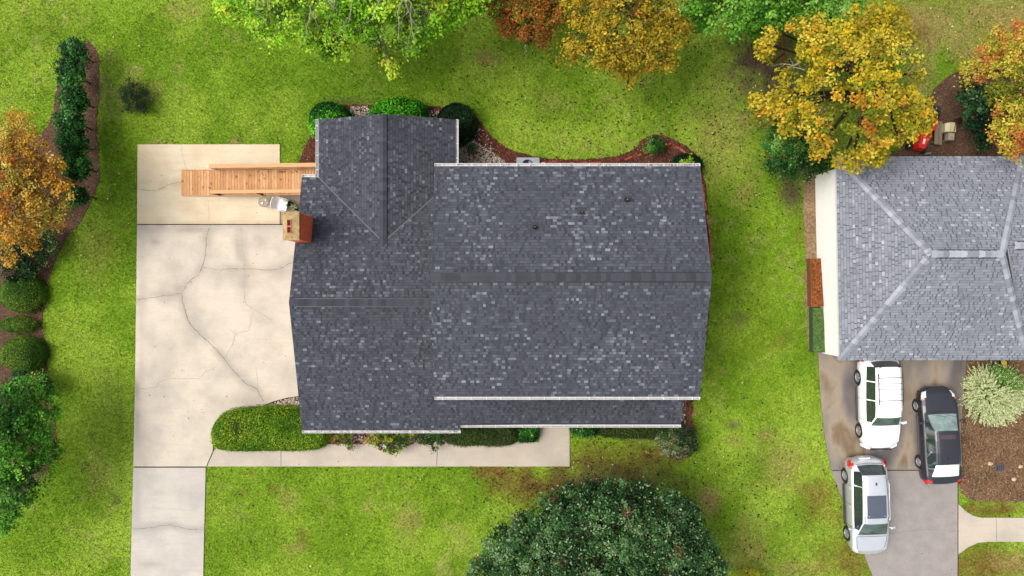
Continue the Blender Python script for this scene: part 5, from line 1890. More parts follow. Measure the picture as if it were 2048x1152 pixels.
def hedge(name, label, poly_px, h, w, pal, leaf=.05, dens=1500, seed=0, group=None, wob=.06, mat=None, asp=.6, top_noise=.05, pn=.9, smooth=2, rough=.04, up=.45, tone=.26, cat="hedge", jit=.05, loose=0.0):
    rng = np.random.default_rng(seed + 500)
    poly = smoothpoly(PP(poly_px, h * .6), smooth)
    cx = sum(p[0] for p in poly) / len(poly)
    cy = sum(p[1] for p in poly) / len(poly)
    root = empty(name, (cx, cy, 0), 0, label, cat, group)
    poly = [(x - cx, y - cy) for x, y in poly]
    x0, x1 = min(p[0] for p in poly), max(p[0] for p in poly)
    y0, y1 = min(p[1] for p in poly), max(p[1] for p in poly)

    def hf(x, y):
        ins = inpoly(x, y, poly)
        d = polydist(x, y, poly) * np.where(ins, 1, -1)
        d = d + (n2(x + cx, y + cy, 2.6, 2, seed) - .5) * 2 * wob
        t = np.clip(d / w, 0, 1)
        z = h * np.sqrt(np.clip(1 - (1 - t) ** 2, 0, 1)) + (n2(x + cx, y + cy, 1.6, 3, seed + 5) - .5) * 2 * top_noise + (n2(x + cx, y + cy, 7.5, 2, seed + 6) - .5) * .16
        return np.where(d > 0, z, -1), d
    n = int((x1 - x0 + .2) * (y1 - y0 + .2) * dens)
    x, y = rng.uniform(x0 - .1, x1 + .1, n), rng.uniform(y0 - .1, y1 + .1, n)
    z, d = hf(x, y)
    m = z > 0
    x, y, z, d = x[m], y[m], z[m], d[m]
    e = .04
    zx, zy = hf(x + e, y)[0], hf(x, y + e)[0]
    gx = np.clip(np.where(zx > 0, (zx - z) / e, -3), -4, 4)
    gy = np.clip(np.where(zy > 0, (zy - z) / e, -3), -4, 4)
    slope = np.sqrt(1 + gx ** 2 + gy ** 2)
    nr = np.stack([-gx, -gy, np.ones(len(x))], 1) / slope[:, None]
    # extra leaves on the steep sides
    rep = rng.poisson(np.clip(slope - 1, 0, 2.5))
    xs = np.concatenate([x, np.repeat(x, rep)])
    ys = np.concatenate([y, np.repeat(y, rep)])
    zs = np.concatenate([z, np.repeat(z, rep) * rng.uniform(.35, 1, rep.sum())])
    ns = np.concatenate([nr, np.repeat(nr, rep, axis=0)])
    k = len(xs)
    # side skirt
    per = [math.hypot(poly[(i + 1) % len(poly)][0] - poly[i][0], poly[(i + 1) % len(poly)][1] - poly[i][1]) for i in range(len(poly))]
    tot = sum(per)
    ks = int(tot * h * dens * .5)
    si = rng.choice(len(poly), ks, p=np.array(per) / tot)
    tt = rng.random(ks)
    A_, B_ = np.array(poly)[si], np.array(poly)[(si + 1) % len(poly)]
    sp_ = A_ + (B_ - A_) * tt[:, None]
    out = np.stack([(B_ - A_)[:, 1], -(B_ - A_)[:, 0]], 1)
    out /= np.linalg.norm(out, axis=1, keepdims=True) + 1e-9
    chk = inpoly(sp_[:, 0] + out[:, 0] * .05, sp_[:, 1] + out[:, 1] * .05, poly)
    out[chk] *= -1
    pos = np.stack([xs, ys, zs], 1) + ns * rng.normal(0, jit, k)[:, None] + rng.normal(0, loose, (k, 3)) * np.array([1, 1, .5])
    posk = np.stack([sp_[:, 0] - out[:, 0] * wob, sp_[:, 1] - out[:, 1] * wob, rng.uniform(.03, h * .6, ks)], 1)
    pos = np.concatenate([pos, posk])
    nn = np.concatenate([ns, np.stack([out[:, 0], out[:, 1], np.full(ks, .2)], 1)])
    k = len(pos)
    nn = nn + rng.normal(0, .55, (k, 3)) + np.array([0, 0, up])
    pos[:, 2] = np.maximum(pos[:, 2], .03)
    V = leaves(pos, nn, leaf * rng.uniform(.6, 1.4, k), asp, .1)
    pc = np.array([q for q, _ in pal])
    cum = np.cumsum([w_ for _, w_ in pal]) / sum(w_ for _, w_ in pal)
    o_ = n2(pos[:, 0] + cx, pos[:, 1] + cy, pn, 3, seed + 9) + rng.normal(0, .13, k)
    ql = np.argsort(np.argsort(o_)) / k
    C = pc[np.searchsorted(cum, ql.clip(0, .9999)).clip(0, len(pc) - 1)] * rng.normal(1, tone, k).clip(.5, 1.6)[:, None]
    link(bpy.data.objects.new("foliage", quads_mesh("foliage", V, C.clip(.003, 1), mat or leaf_mat)), root)["kind"] = "stuff"
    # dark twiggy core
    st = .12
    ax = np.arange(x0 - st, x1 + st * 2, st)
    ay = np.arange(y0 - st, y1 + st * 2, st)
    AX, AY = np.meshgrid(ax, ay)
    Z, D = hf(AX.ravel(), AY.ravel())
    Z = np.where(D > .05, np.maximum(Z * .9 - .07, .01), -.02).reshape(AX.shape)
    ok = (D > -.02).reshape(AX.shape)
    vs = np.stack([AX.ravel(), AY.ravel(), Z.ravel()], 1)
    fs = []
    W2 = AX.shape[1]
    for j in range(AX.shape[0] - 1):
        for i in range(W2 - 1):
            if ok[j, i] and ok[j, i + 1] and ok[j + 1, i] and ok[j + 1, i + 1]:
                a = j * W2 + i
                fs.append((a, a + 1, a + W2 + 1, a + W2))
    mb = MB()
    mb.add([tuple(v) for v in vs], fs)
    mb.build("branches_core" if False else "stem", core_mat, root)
    return root


def circ(px, py, rx, ry=None, n=12, j=.04, seed=0):
    rr = random.Random(seed)
    ry = ry or rx
    return [(px + rx * math.cos(6.2832 * i / n) * (1 + rr.uniform(-j, j)) * 1.04, py + ry * math.sin(6.2832 * i / n) * (1 + rr.uniform(-j, j)) * 1.04) for i in range(n)]


BOX = [(c(66, 112, 22), 3), (c(96, 148, 34), 3), (c(132, 178, 52), 2), (c(190, 190, 90), .6), (c(44, 80, 18), 1)]
hedge("boxwood", "upper large clipped round boxwood in the left bed", circ(37, 587, 43, 39, seed=1), 1.1, .9, BOX, .045, 2200, 1, "clipped boxwoods in the left bed", cat="shrub", mat=dull_leaf_mat)
hedge("boxwood", "small oval clipped boxwood between the two large ones in the left bed", circ(32, 651, 35, 17, seed=2), .8, .5, BOX, .045, 2200, 2, "clipped boxwoods in the left bed", cat="shrub", mat=dull_leaf_mat)
hedge("boxwood", "lower large clipped round boxwood in the left bed", circ(40, 710, 44, 36, seed=3), 1.1, .9, BOX, .045, 2200, 3, "clipped boxwoods in the left bed", cat="shrub", mat=dull_leaf_mat)
HED = [(c(86, 135, 16), 3), (c(121, 173, 27), 3.5), (c(164, 208, 43), 2.4), (c(216, 218, 70), .9), (c(58, 102, 16), 1.4)]
hedge("hedge", "long rounded bright green hedge at the driveway corner of the house", [(420, 880), (421, 856), (436, 832), (462, 820), (520, 815), (572, 814), (620, 818), (668, 836), (664, 870), (650, 896), (618, 904), (560, 903), (480, 905), (442, 902), (424, 896)],
      1.1, .55, HED, .055, 1900, 4, mat=dull_leaf_mat, wob=.05)
HD = [(c(57, 80, 29), 3), (c(78, 103, 40), 3), (c(103, 129, 57), 2), (c(40, 59, 23), 1.5), (c(159, 148, 84), .3)]
hedge("hedge", "dark clipped hedge along the walkway under the front eave left of the entrance", [(890, 846), (884, 880), (900, 893), (960, 893), (1026, 893), (1034, 880), (1034, 846), (960, 840)], .95, .3, HD, .05, 1900, 5, smooth=1, mat=dull_leaf_mat, group="dark front hedges")
hedge("hedge", "dark clipped hedge against the front eave right of the entrance path", [(1198, 840), (1196, 873), (1230, 877), (1300, 880), (1338, 878), (1344, 860), (1340, 840), (1260, 836)], .9, .3, HD, .05, 1900, 6, smooth=1, mat=dull_leaf_mat, group="dark front hedges")
GL = [(c(27, 82, 22), 3), (c(50, 122, 35), 3.4), (c(92, 175, 62), 2), (c(212, 255, 162), .6)]
hedge("shrub", "small glossy square cut shrub immediately left of the entrance path", [(1035, 846), (1034, 884), (1050, 887), (1070, 886), (1078, 876), (1078, 846)], .85, .3, GL, .085, 1000, 7, smooth=1, cat="shrub")
hedge("shrub", "glossy square cut shrub immediately right of the entrance path", [(1141, 844), (1142, 868), (1160, 874), (1192, 874), (1197, 860), (1196, 844)], .8, .3, GL, .085, 1000, 8, smooth=1, cat="shrub")
LA = [(c(44, 134, 15), 3), (c(82, 188, 26), 3.5), (c(138, 244, 53), 2.4), (c(29, 94, 17), 1.5)]
LB = [(c(23, 82, 21), 2.5), (c(53, 142, 29), 3), (c(123, 230, 53), 2.5), (c(201, 255, 94), 1)]
hedge("shrub", "lime and dark green shrub at the left rear corner of the gabled wing", circ(655, 240, 42, 40, seed=4) , 1.5, .9, LB, .09, 1000, 9, cat="shrub", wob=.1, top_noise=.1)
hedge("shrub", "bright green shrub centred behind the gable end of the rear wing", circ(794, 224, 58, 32, seed=5), 1.5, .7, LA, .085, 1100, 10, cat="shrub", wob=.1, top_noise=.12)
hedge("shrub", "dark glossy round shrub at the right rear corner of the gabled wing", circ(912, 245, 40, 42, seed=6), 1.4, .9, [(c(12, 44, 16), 3), (c(24, 68, 26), 3.4), (c(40, 92, 40), 2), (c(120, 160, 110), .3)], .075, 1300, 11, cat="shrub", wob=.07)
hedge("shrub", "dark shrub with one lime shoot at the far rear corner of the house", circ(1375, 330, 33, 24, seed=7), 1.0, .5, [(c(12, 44, 20), 3), (c(24, 66, 30), 3), (c(44, 92, 44), 1.5)], .07, 1300, 12, cat="shrub", wob=.08)
lt = tree("vine", "lime green leafy shoot growing out of the dark shrub behind the gutter", "plant", [(1362, 328, 5, 1.3), (1370, 325, 5, 1.35), (1380, 319, 5, 1.4)], [(c(150, 206, 40), 2), (c(180, 224, 60), 1)], leaf=.13, dens=.4, per=8, rc=.12, gap=.1, seed=50, trunk_r=.02, part="foliage")
tree("shrub", "small light green shrub in the red mulch bulge behind the house", "shrub", [(1308, 280, 12, .8), (1318, 290, 13, .7), (1302, 296, 14, .6)], [(c(34, 90, 26), 2), (c(74, 150, 40), 2), (c(140, 200, 80), 1)], leaf=.09, dens=1.2, per=22, rc=.16, gap=.25, seed=51, part="foliage", trunk_r=.03)
tree("shrub", "low tuft of green leaves in the white gravel by the rear wing", "shrub", [(945, 296, 9, .3)], [(c(50, 100, 30), 2), (c(90, 140, 50), 1)], leaf=.08, dens=1.0, per=14, rc=.12, gap=.2, seed=52, part="foliage", trunk_r=.02)
ROSE = [(c(39, 71, 34), 3), (c(69, 112, 55), 3), (c(126, 161, 92), 2), (c(195, 206, 149), 1), (c(161, 103, 57), .5)]
tree("shrub", "loose shrub ringed by pink pebbles at the front right corner of the house", "shrub", [(1340, 875, 24, .8), (1365, 865, 22, .8), (1375, 888, 20, .7), (1350, 895, 24, .7), (1328, 888, 15, .6), (1358, 880, 26, .9)],
     ROSE, leaf=.08, dens=1.1, per=30, rc=.2, gap=.3, seed=53, part="foliage", trunk_r=.04)
NAN = [(c(64, 105, 34), 2.5), (c(110, 156, 41), 3), (c(184, 202, 57), 2), (c(225, 206, 69), 1), (c(184, 92, 57), .8), (c(69, 34, 27), .5)]
tree("shrub", "small yellowish nandina on pink pebbles next to the long green hedge", "shrub", [(664, 872, 9, .5), (690, 872, 12, .6), (695, 888, 10, .5), (676, 880, 6, .4)], NAN, leaf=.08, dens=1.0, per=22, rc=.15, gap=.3, seed=54, part="foliage", trunk_r=.03, group="nandinas along the front walk")
tree("shrub", "widest nandina reaching over the walkway with a reddish centre", "shrub", [(745, 872, 14, .8), (765, 880, 18, .9), (785, 885, 18, .9), (780, 900, 9, .8), (805, 875, 16, .8), (760, 864, 14, .8), (815, 868, 10, .7)], NAN, leaf=.09, dens=1.0, per=26, rc=.17, gap=.3, seed=55, part="foliage", trunk_r=.03, group="nandinas along the front walk")
tree("shrub", "greener nandina touching the dark front hedge on its left side", "shrub", [(850, 872, 14, .8), (868, 880, 15, .8), (878, 868, 14, .8), (858, 862, 12, .8)], [(c(40, 84, 30), 3), (c(74, 128, 44), 3), (c(130, 170, 70), 1), (c(110, 60, 40), .5)], leaf=.09, dens=1.1, per=28, rc=.17, gap=.26, seed=56, part="foliage", trunk_r=.03, group="nandinas along the front walk")
hedge("shrub", "clump of small dark leaves at the right end of the gravel by the front hedge", circ(895, 866, 12, 14, seed=9), .6, .25, GL, .07, 900, 13, cat="shrub", wob=.06)
# variegated willow: long pale shoots radiating from a centre
wx, wy = P(2004, 792, 1.2)
wil = empty("variegated_willow", (wx, wy, 0), 0, "round shrub of radiating creamy white leafy shoots in the right mulch bed", "shrub")
rng = np.random.default_rng(77)
pos, nrm, col, szs = [], [], [], []
stm = MB()
for i in range(1150):
    a = rng.uniform(0, 6.283)
    t_ = math.sqrt(rng.random())
    el = math.pi / 2 * (1 - t_ * .93)
    Lr = (1.62 if t_ > .3 else 1.5) * rng.uniform(.82, 1.08)
    d = np.array([math.cos(a) * math.cos(el), math.sin(a) * math.cos(el), math.sin(el) * .95 + .1])
    s0 = d * Lr * .5 + rng.normal(0, .05, 3)
    e0 = d * Lr * 1.0 + rng.normal(0, .06, 3) + np.array([0, 0, .05])
    green = (a > .3 and a < 1.9 and t_ > .25 and t_ < .95)
    stm.tube([tuple(s0), tuple(e0)], [.006, .003], 3, cap=False)
    for k in range(22):
        q = k / 21
        p = s0 + (e0 - s0) * q
        side = np.cross(d, rng.normal(size=3))
        side /= np.linalg.norm(side) + 1e-9
        pos.append(p + side * (.052 * (1.15 - q)))
        nrm.append(np.array([0, 0, 1.0]) + rng.normal(0, .5, 3))
        base_c = c(228, 238, 178) if q > .4 else (c(190, 212, 130) if q > .15 else c(110, 150, 64))
        if green and rng.random() < .75:
            base_c = c(110, 168, 56) if q > .4 else c(50, 104, 34)
        col.append(np.array(base_c) * rng.uniform(1.2, 1.75))
        szs.append(.075 * rng.uniform(.8, 1.3))
V = leaves(np.array(pos), np.array(nrm), np.array(szs), .42, .08)
link(bpy.data.objects.new("foliage", quads_mesh("foliage", V, np.array(col), leaf_mat)), wil)["kind"] = "stuff"
stm.build("stem", bark_brown, wil, kind="stuff")

# ------------------------------------------------------------------ cars
def lerp_tab(tab, d):
    if d <= tab[0][0]:
        return tab[0][1:]
    for a, b in zip(tab, tab[1:]):
        if d <= b[0]:
            t = (d - a[0]) / (b[0] - a[0])
            return tuple(x + (y - x) * t for x, y in zip(a[1:], b[1:]))
    return tab[-1][1:]


def car_paint(name, col, metal=.0, rough=.35, coat=1.0):
    m, t, b = nt(name)
    n = nnoise(t, 1.2, 5, .6, ocoord(t))
    t.links.new(ramp(t, n, [(.3, tuple(x * .93 for x in col)), (.7, col)]), b.inputs["Base Color"])
    b.inputs["Metallic"].default_value = metal
    b.inputs["Roughness"].default_value = rough
    b.inputs["Coat Weight"].default_value = coat
    b.inputs["Coat Roughness"].default_value = .05
    return m


car_glass = M_plain("car_glass", (.018, .028, .028), .04, .15, 2, .9)
dark_screen = M_plain("dark_windscreen_glass", (.05, .08, .072), .05, .5, 2.2, .9)
screen_glass = M_plain("windscreen_glass", (.14, .19, .175), .05, .45, 2.2, .9)  # sedan windscreen: base colour lightened to stand in for reflected sky
sky_tint_glass = M_plain("sky_reflection_tint", (.5, .56, .52), .08, .12, 3, .8)  # rear glass with the bright sky's reflection painted as pale base colour
car_glass.node_tree.nodes["Principled BSDF"].inputs["IOR"].default_value = 1.75
light_glass = M_plain("headlight_glass", (.5, .52, .54), .12, .1, 6, .7)
red_glass = M_plain("tail_light_glass", (.45, .012, .015), .15, .15, 6, .7)
amber = M_plain("amber_lens", (.6, .18, .02), .2, .1, 6, .6)
dark_trim = M_plain("dark_trim", (.02, .02, .022), .5, .15, 8)
tyre_mat = M_plain("tyre", (.014, .014, .015), .8, .2, 14)
arch_mat = M_plain("wheel_well", (.006, .006, .006), .9, .1, 4)
seat_mat = M_plain("seat_cloth", c(150, 140, 126), .9, .2, 9)


def ycurve(L, d, f):
    k = .24 * max(0, 1 - d / .9) + .10 * (1.0 if .9 < d < 2.4 else 0) * (1 - abs(d - 1.65) / .75)
    k2 = .18 * max(0, 1 - (L - d) / .8)
    return L / 2 - d - abs(f) ** 2.4 * k + abs(f) ** 2.4 * k2


def bumper(root, L, W, end, z0, z1, mat, depth=.14, out=.06):
    mb = MB()
    n = 12
    vs, fs = [], []
    for i in range(n + 1):
        f = -.94 + 1.88 * i / n
        y = (L / 2 + out - abs(f) ** 2.4 * .24) * end
        for dy, z in ((0, z0), (0, z1), (-depth * end, z1), (-depth * end, z0)):
            vs.append((f * W / 2, y + dy, z))
        if i:
            a, b = (i - 1) * 4, i * 4
            for k in range(4):
                fs.append((a + k, b + k, b + (k + 1) % 4, a + (k + 1) % 4))
    fs += [(0, 1, 2, 3), tuple(n * 4 + k for k in (3, 2, 1, 0))]
    mb.add(vs, fs)
    return mb.build("bumper", mat, root)


def car(name, label, loc, rz, L, W, tab, wheels, wr, paint, glass_spans, roof, ws, rs, hw=None, side_trim=None, clad=None):
    """local +Y is the nose; d measured from the nose backwards. tab: d, halfwidth, z_belt, z_top, half width of top, half width at window base"""
    root = empty(name, (loc[0], loc[1], .047), rz, label, "car")
    ds = sorted(set([round(i * .05, 3) for i in range(int(L / .05) + 1)] + [L] + [t[0] for t in tab]))
    ds = [d for d in ds if d <= L]
    M = 10
    rows = []
    for d in ds:
        w, zb, zt, wt, wg = lerp_tab(tab, d)
        zs = .26 + (.10 if d < .15 or d > L - .15 else 0)
        arch = 0
        for wd in wheels:
            dd = abs(d - wd)
            Ra = wr + .075
            if dd < Ra:
                arch = max(arch, math.sqrt(Ra * Ra - dd * dd) + wr - .02)
        za = max(zs, arch)
        f = 1.0
        if arch > zs:
            f = 1.0
        h = zt - zb
        flare = .025 if arch > zs else 0
        pts = [(w * .93 + flare, za), (w * .985 + flare, max(za + .03, zs + .16)), (w + flare * .5, max(za + .05, min(.62, zb - .16))), (w * .985, max(za + .06, zb - .07)), (w * .94, max(za + .065, zb)),
               (wg, max(za + .07, zb + .02 * min(1, h / .1))), (wt + .02, zb + h * .84), (wt - .03, zb + h * .945), (wt * .6, zb + h * .992), (0, zt)]
        rows.append([(x, ycurve(L, d, x / W * 2), z) for x, z in pts] + [(-x, ycurve(L, d, x / W * 2), z) for x, z in pts[-2::-1]])
    NC = 2 * M - 1
    allv = [p for r in rows for p in r]
    groups = {"body": [], "window": [], "windscreen": [], "rear_window": []}
    cmid = M - 1
    for i in range(len(ds) - 1):
        dm = (ds[i] + ds[i + 1]) / 2
        for j in range(NC - 1):
            q = (i * NC + j, (i + 1) * NC + j, (i + 1) * NC + j + 1, i * NC + j + 1)
            jj = j if j < cmid else NC - 2 - j
            key = "body"
            if jj == 5:
                for k, (a, b) in enumerate(glass_spans):
                    if a < dm < b:
                        key = "window%d%s" % (k, "R" if j < cmid else "L")
            if jj == 5 and key == 'body' and name == 'sedan' and ws[0] < dm < rs[1]:
                key = 'pillar%d%s' % (sum(1 for s_ in glass_spans if s_[1] < dm), 'R' if j < cmid else 'L')
            if jj >= 7 and ws[0] + .06 < dm < ws[1] - .03:
                key = "windscreen"
            if jj >= 6 and rs[0] + .03 < dm < rs[1] - .05:
                key = "rear_window"
            groups.setdefault(key, []).append(q)
    # end faces
    groups["body"].append(tuple(range(NC)))
    groups["body"].append(tuple(len(allv) - NC + k for k in range(NC - 1, -1, -1)))

    def sub(nm, faces, mat, kind=None, off=0.0, smooth=True, par=root):
        used = sorted({v for f in faces for v in f})
        mp = {v: i for i, v in enumerate(used)}
        mb = MB()
        mb.add([allv[v] for v in used], [tuple(mp[v] for v in f) for f in faces])
        return mb.build(nm, mat, par, smooth)
    body = sub("body", groups["body"], paint)
    for k, fcs in groups.items():
        if k.startswith("window") and fcs:
            sub("window", fcs, car_glass)
    for k, fcs in groups.items():
        if k.startswith("pillar"):
            sub("pillar", fcs, dark_trim)
    sub("windscreen", groups["windscreen"], screen_glass if name == "sedan" else dark_screen)
    sub("rear_window", groups["rear_window"], sky_tint_glass if name == "sedan" else car_glass)

    def surf(d, fx):
        """point on the upper surface at distance d from nose, signed half fraction fx of the width"""
        w, zb, zt, wt, wg = lerp_tab(tab, d)
        X = fx * w
        prof = [(w, zb - .15), (w * .985, zb - .07), (w * .94, zb), (wg, zb + .02), (wt + .02, zb + (zt - zb) * .84), (wt - .03, zb + (zt - zb) * .945), (wt * .6, zb + (zt - zb) * .992), (0, zt)]
        ax = abs(X)
        for (x1, z1), (x2, z2) in zip(prof, prof[1:]):
            if x2 <= ax <= x1:
                t = (ax - x2) / (x1 - x2 + 1e-9)
                return Vector((X, ycurve(L, d, X / W * 2), z2 + (z1 - z2) * t))
        return Vector((X, L / 2 - d, zt))

    def ribbon(nm, pts, w, mat, up=.006, par=root):
        mb = MB()
        P_ = [surf(*p) + Vector((0, 0, up)) for p in pts]
        vs, fs = [], []
        for i, p in enumerate(P_):
            d_ = (P_[min(i + 1, len(P_) - 1)] - P_[max(0, i - 1)])
            s_ = Vector((-d_.y, d_.x, 0)).normalized() * w / 2
            vs += [p - s_, p + s_]
            if i:
                fs.append((2 * i - 2, 2 * i - 1, 2 * i + 1, 2 * i))
        mb.add(vs, fs)
        return mb.build(nm, mat, par)
    # wheels
    for wd in wheels:
        for sx in (-1, 1):
            xw = sx * (W / 2 - .11)
            yw = L / 2 - wd
            we = bpy.data.objects.new("wheel", None)
            link(we, root)
            we.location = (xw, yw, wr)
            mb = MB()
            prof = [(.60, -.09), (.9, -.105), (1.0, -.07), (1.0, .07), (.9, .105), (.62, .09)]
            seg = 24
            vs = [(sx * h, r * wr * math.cos(2 * math.pi * k / seg), r * wr * math.sin(2 * math.pi * k / seg)) for r, h in prof for k in range(seg)]
            fs = [(i * seg + k, i * seg + (k + 1) % seg, (i + 1) * seg + (k + 1) % seg, (i + 1) * seg + k) for i in range(len(prof) - 1) for k in range(seg)]
            mb.add(vs, fs)
            mb.build("tyre", tyre_mat, we, True)
            mb = MB()
            vs = [(sx * .075, .64 * wr * math.cos(2 * math.pi * k / seg), .64 * wr * math.sin(2 * math.pi * k / seg)) for k in range(seg)] + [(sx * .098, .58 * wr * math.cos(2 * math.pi * k / seg), .58 * wr * math.sin(2 * math.pi * k / seg)) for k in range(seg)] + \
                 [(sx * .03, .54 * wr * math.cos(2 * math.pi * k / seg), .54 * wr * math.sin(2 * math.pi * k / seg)) for k in range(seg)]
            fs = [(i * seg + k, i * seg + (k + 1) % seg, (i + 1) * seg + (k + 1) % seg, (i + 1) * seg + k) for i in range(2) for k in range(seg)]
            mb.add(vs, fs)
            for s5 in range(5):
                a = s5 * 2 * math.pi / 5 + .3
                ca, sa = math.cos(a), math.sin(a)
                pts = []
                for rr_, hw_ in ((.05, .035), (.56 * wr, .028)):
                    for sg in (-1, 1):
                        pts.append((sx * .09, ca * rr_ - sa * hw_ * sg, sa * rr_ + ca * hw_ * sg))
                mb.add(pts + [(x - sx * .03, y, z) for x, y, z in pts], [(0, 1, 3, 2), (0, 2, 6, 4), (1, 5, 7, 3)])
            mb.add([(sx * .1, .07 * math.cos(k), .07 * math.sin(k)) for k in np.linspace(0, 6.283, 9)[:8]], [tuple(range(8))])
            mb.build("rim", silver_metal, we)
            # dark liner
            mb = MB()
            R2 = wr + .06
            vs = [(x, R2 * math.cos(math.pi * k / 10), R2 * math.sin(math.pi * k / 10)) for x in (-sx * .42, sx * .02) for k in range(11)]
            mb.add(vs, [(k, k + 1, 12 + k, 11 + k) for k in range(10)] + [tuple(range(10, -1, -1))])
            mb.build("wheel_well", arch_mat, we)
    # underbody
    MB().box(0, 0, .3, W * .8, L * .9, .12).build("underbody", arch_mat, root)
    # mirrors
    for sx in (-1, 1):
        w, zb, zt, wt, wg = lerp_tab(tab, ws[1] - .35)
        mb = MB()
        yq = L / 2 - ws[1] + .38
        mb.box(sx * (w + .10), yq, zb + .09, .2, .11, .13, rz=sx * -.18, bev=.04)
        mb.box(sx * (w + .0), yq, zb + .04, .12, .06, .04)
        mb.build("wing_mirror", paint, root)
    # door handles
    for a in glass_spans[:2]:
        for sx in (-1, 1):
            d = a[1] - .12 if a is glass_spans[0] else a[1] - .14
            w, zb, zt, wt, wg = lerp_tab(tab, d)
            MB().box(sx * (w + .012), L / 2 - d, zb - .13, .03, .17, .035, bev=.01).build("door_handle", paint, root)
    # panel gaps
    bd = ws[0] - .02
    ribbon("bonnet_gap", [(bd, x) for x in np.linspace(-.86, .86, 13)], .022, dark_trim)
    for sx in (-1, 1):
        ribbon("bonnet_gap", [(d, sx * (.80 - .16 * (1 - d / bd) ** 2)) for d in np.linspace(.22, bd, 10)], .018, dark_trim)
        ribbon("roof_channel", [(d, sx * (lerp_tab(tab, d)[3] - .06) / lerp_tab(tab, d)[0]) for d in np.linspace(ws[1] + .05, rs[0] - .03, 12)], .022, dark_trim)
    ribbon("rear_gap", [(rs[1] - .02, x) for x in np.linspace(-.72, .72, 13)], .022, dark_trim)
    for sx in (-1, 1):
        for sp in [glass_spans[0][1] + .02, glass_spans[0][0] + .12] + ([glass_spans[1][1] - .05] if len(glass_spans) > 1 else []):
            w, zb, zt, wt, wg = lerp_tab(tab, sp)
            MB().box(sx * (w - .001), L / 2 - sp, (zb + .38) / 2 + .02, .012, .012, zb - .5).build("door_gap", dark_trim, root)
    # wipers
    for xo in (-.35, .22):
        p, q = surf(ws[0] + .12, xo), surf(ws[0] + .22, xo + .52)
        MB().tube([p + Vector((0, 0, .02)), q + Vector((0, 0, .02))], .008, 4).build("wiper", dark_trim, root)
    return root, body, surf, ribbon


def lamp_patch(surf, root, nm, mat, d0, d1, f0, f1, up=.008, n=6):
    mb = MB()
    vs, fs = [], []
    for i in range(n + 1):
        for j in range(n + 1):
            p = surf(d0 + (d1 - d0) * i / n, f0 + (f1 - f0) * j / n)
            vs.append((p.x, p.y, p.z + up))
    for i in range(n):
        for j in range(n):
            a = i * (n + 1) + j
            fs.append((a, a + 1, a + n + 2, a + n + 1))
    mb.add(vs, fs)
    return mb.build(nm, mat, root, True)


def side_patch(root, nm, mat, L, tab, d0, d1, z0, z1, sx, out=.008):
    mb = MB()
    vs, fs = [], []
    n = 5
    for i in range(n + 1):
        d = d0 + (d1 - d0) * i / n
        w = lerp_tab(tab, d)[0]
        for z in (z0, (z0 + z1) / 2, z1):
            vs.append((sx * (w + out - (.03 if z == z1 else 0)), L / 2 - d, z))
    for i in range(n):
        for j in range(2):
            fs.append((i * 3 + j, i * 3 + j + 1, i * 3 + j + 4, i * 3 + j + 3))
    mb.add(vs, fs)
    return mb.build(nm, mat, root)


white_car = car_paint("white_car_paint", (.80, .80, .79))
silver_car = car_paint("silver_car_paint", (.60, .61, .63), .6, .3)
silver_lower = car_paint("silver_grey_paint", (.30, .31, .32), .4, .4)
black_car = car_paint("black_car_paint", (.012, .013, .018), .0, .45, .35)

# white off-roader, nose to the south
tabW = [(0, .62, .62, .66, .50, .56), (.08, .76, .74, .80, .62, .68), (.30, .86, .92, .98, .70, .78), (.9, .89, 1.02, 1.08, .72, .80), (1.15, .895, 1.05, 1.12, .72, .80), (1.72, .90, 1.07, 1.70, .60, .82), (2.1, .90, 1.08, 1.78, .62, .82),
        (2.6, .90, 1.09, 1.80, .62, .82), (3.6, .90, 1.12, 1.82, .61, .81), (4.14, .89, 1.12, 1.78, .60, .79), (4.46, .86, 1.08, 1.14, .62, .74), (4.54, .80, .80, .86, .60, .68)]
LW = 4.54
gx0_, gy0_ = P(1713, 755)
cxw, cyw = 17.97, -7.9 + LW / 2
carw, bw, sf, rb = car("suv", "white boxy off-road vehicle with a black roof rack parked against the neighbouring house", (cxw, cyw), math.pi + R(1.3), LW, 1.8, tabW, (.86, 3.5), .37, white_car,
                       [(1.42, 2.5), (2.56, 3.4), (3.46, 4.2)], (1.72, 4.14), (1.17, 1.74), (4.12, 4.47))
for f in (-.42, .42):
    MB().tube([(f * 1.35, LW / 2 - d, 1.89) for d in (2.35, 2.6, 3.6, 3.85)], .022, 6).build("roof_rail", dark_trim, carw)
for i, d in enumerate((2.55, 2.83, 3.1, 3.37, 3.64)):
    MB().tube([(-.57, LW / 2 - d, 1.885), (.57, LW / 2 - d, 1.885)], .017 if i in (0, 4) else .010, 6).build("rack_bar", dark_trim, carw)
for sx in (-1, 1):
    MB().tube([(sx * .96, LW / 2 - d, .42) for d in (1.35, 3.05)], .045, 8).build("side_step", dark_trim, carw)
    lamp_patch(sf, carw, "headlight", light_glass, .05, .2, sx * .62, sx * .95)
    side_patch(carw, "tail_light", red_glass, LW, tabW, LW - .2, LW - .02, .8, 1.02, sx)
    MB().box(sx * .45, LW / 2 - 4.2, 1.83, .1, .16, .03).build("rack_foot", dark_trim, carw)
bumper(carw, LW, 1.8, 1, .42, .66, white_car)
MB().box(0, LW / 2 - .02, .78, 1.0, .06, .14).build("grille", dark_trim, carw)
bumper(carw, LW, 1.8, -1, .42, .64, dark_trim)

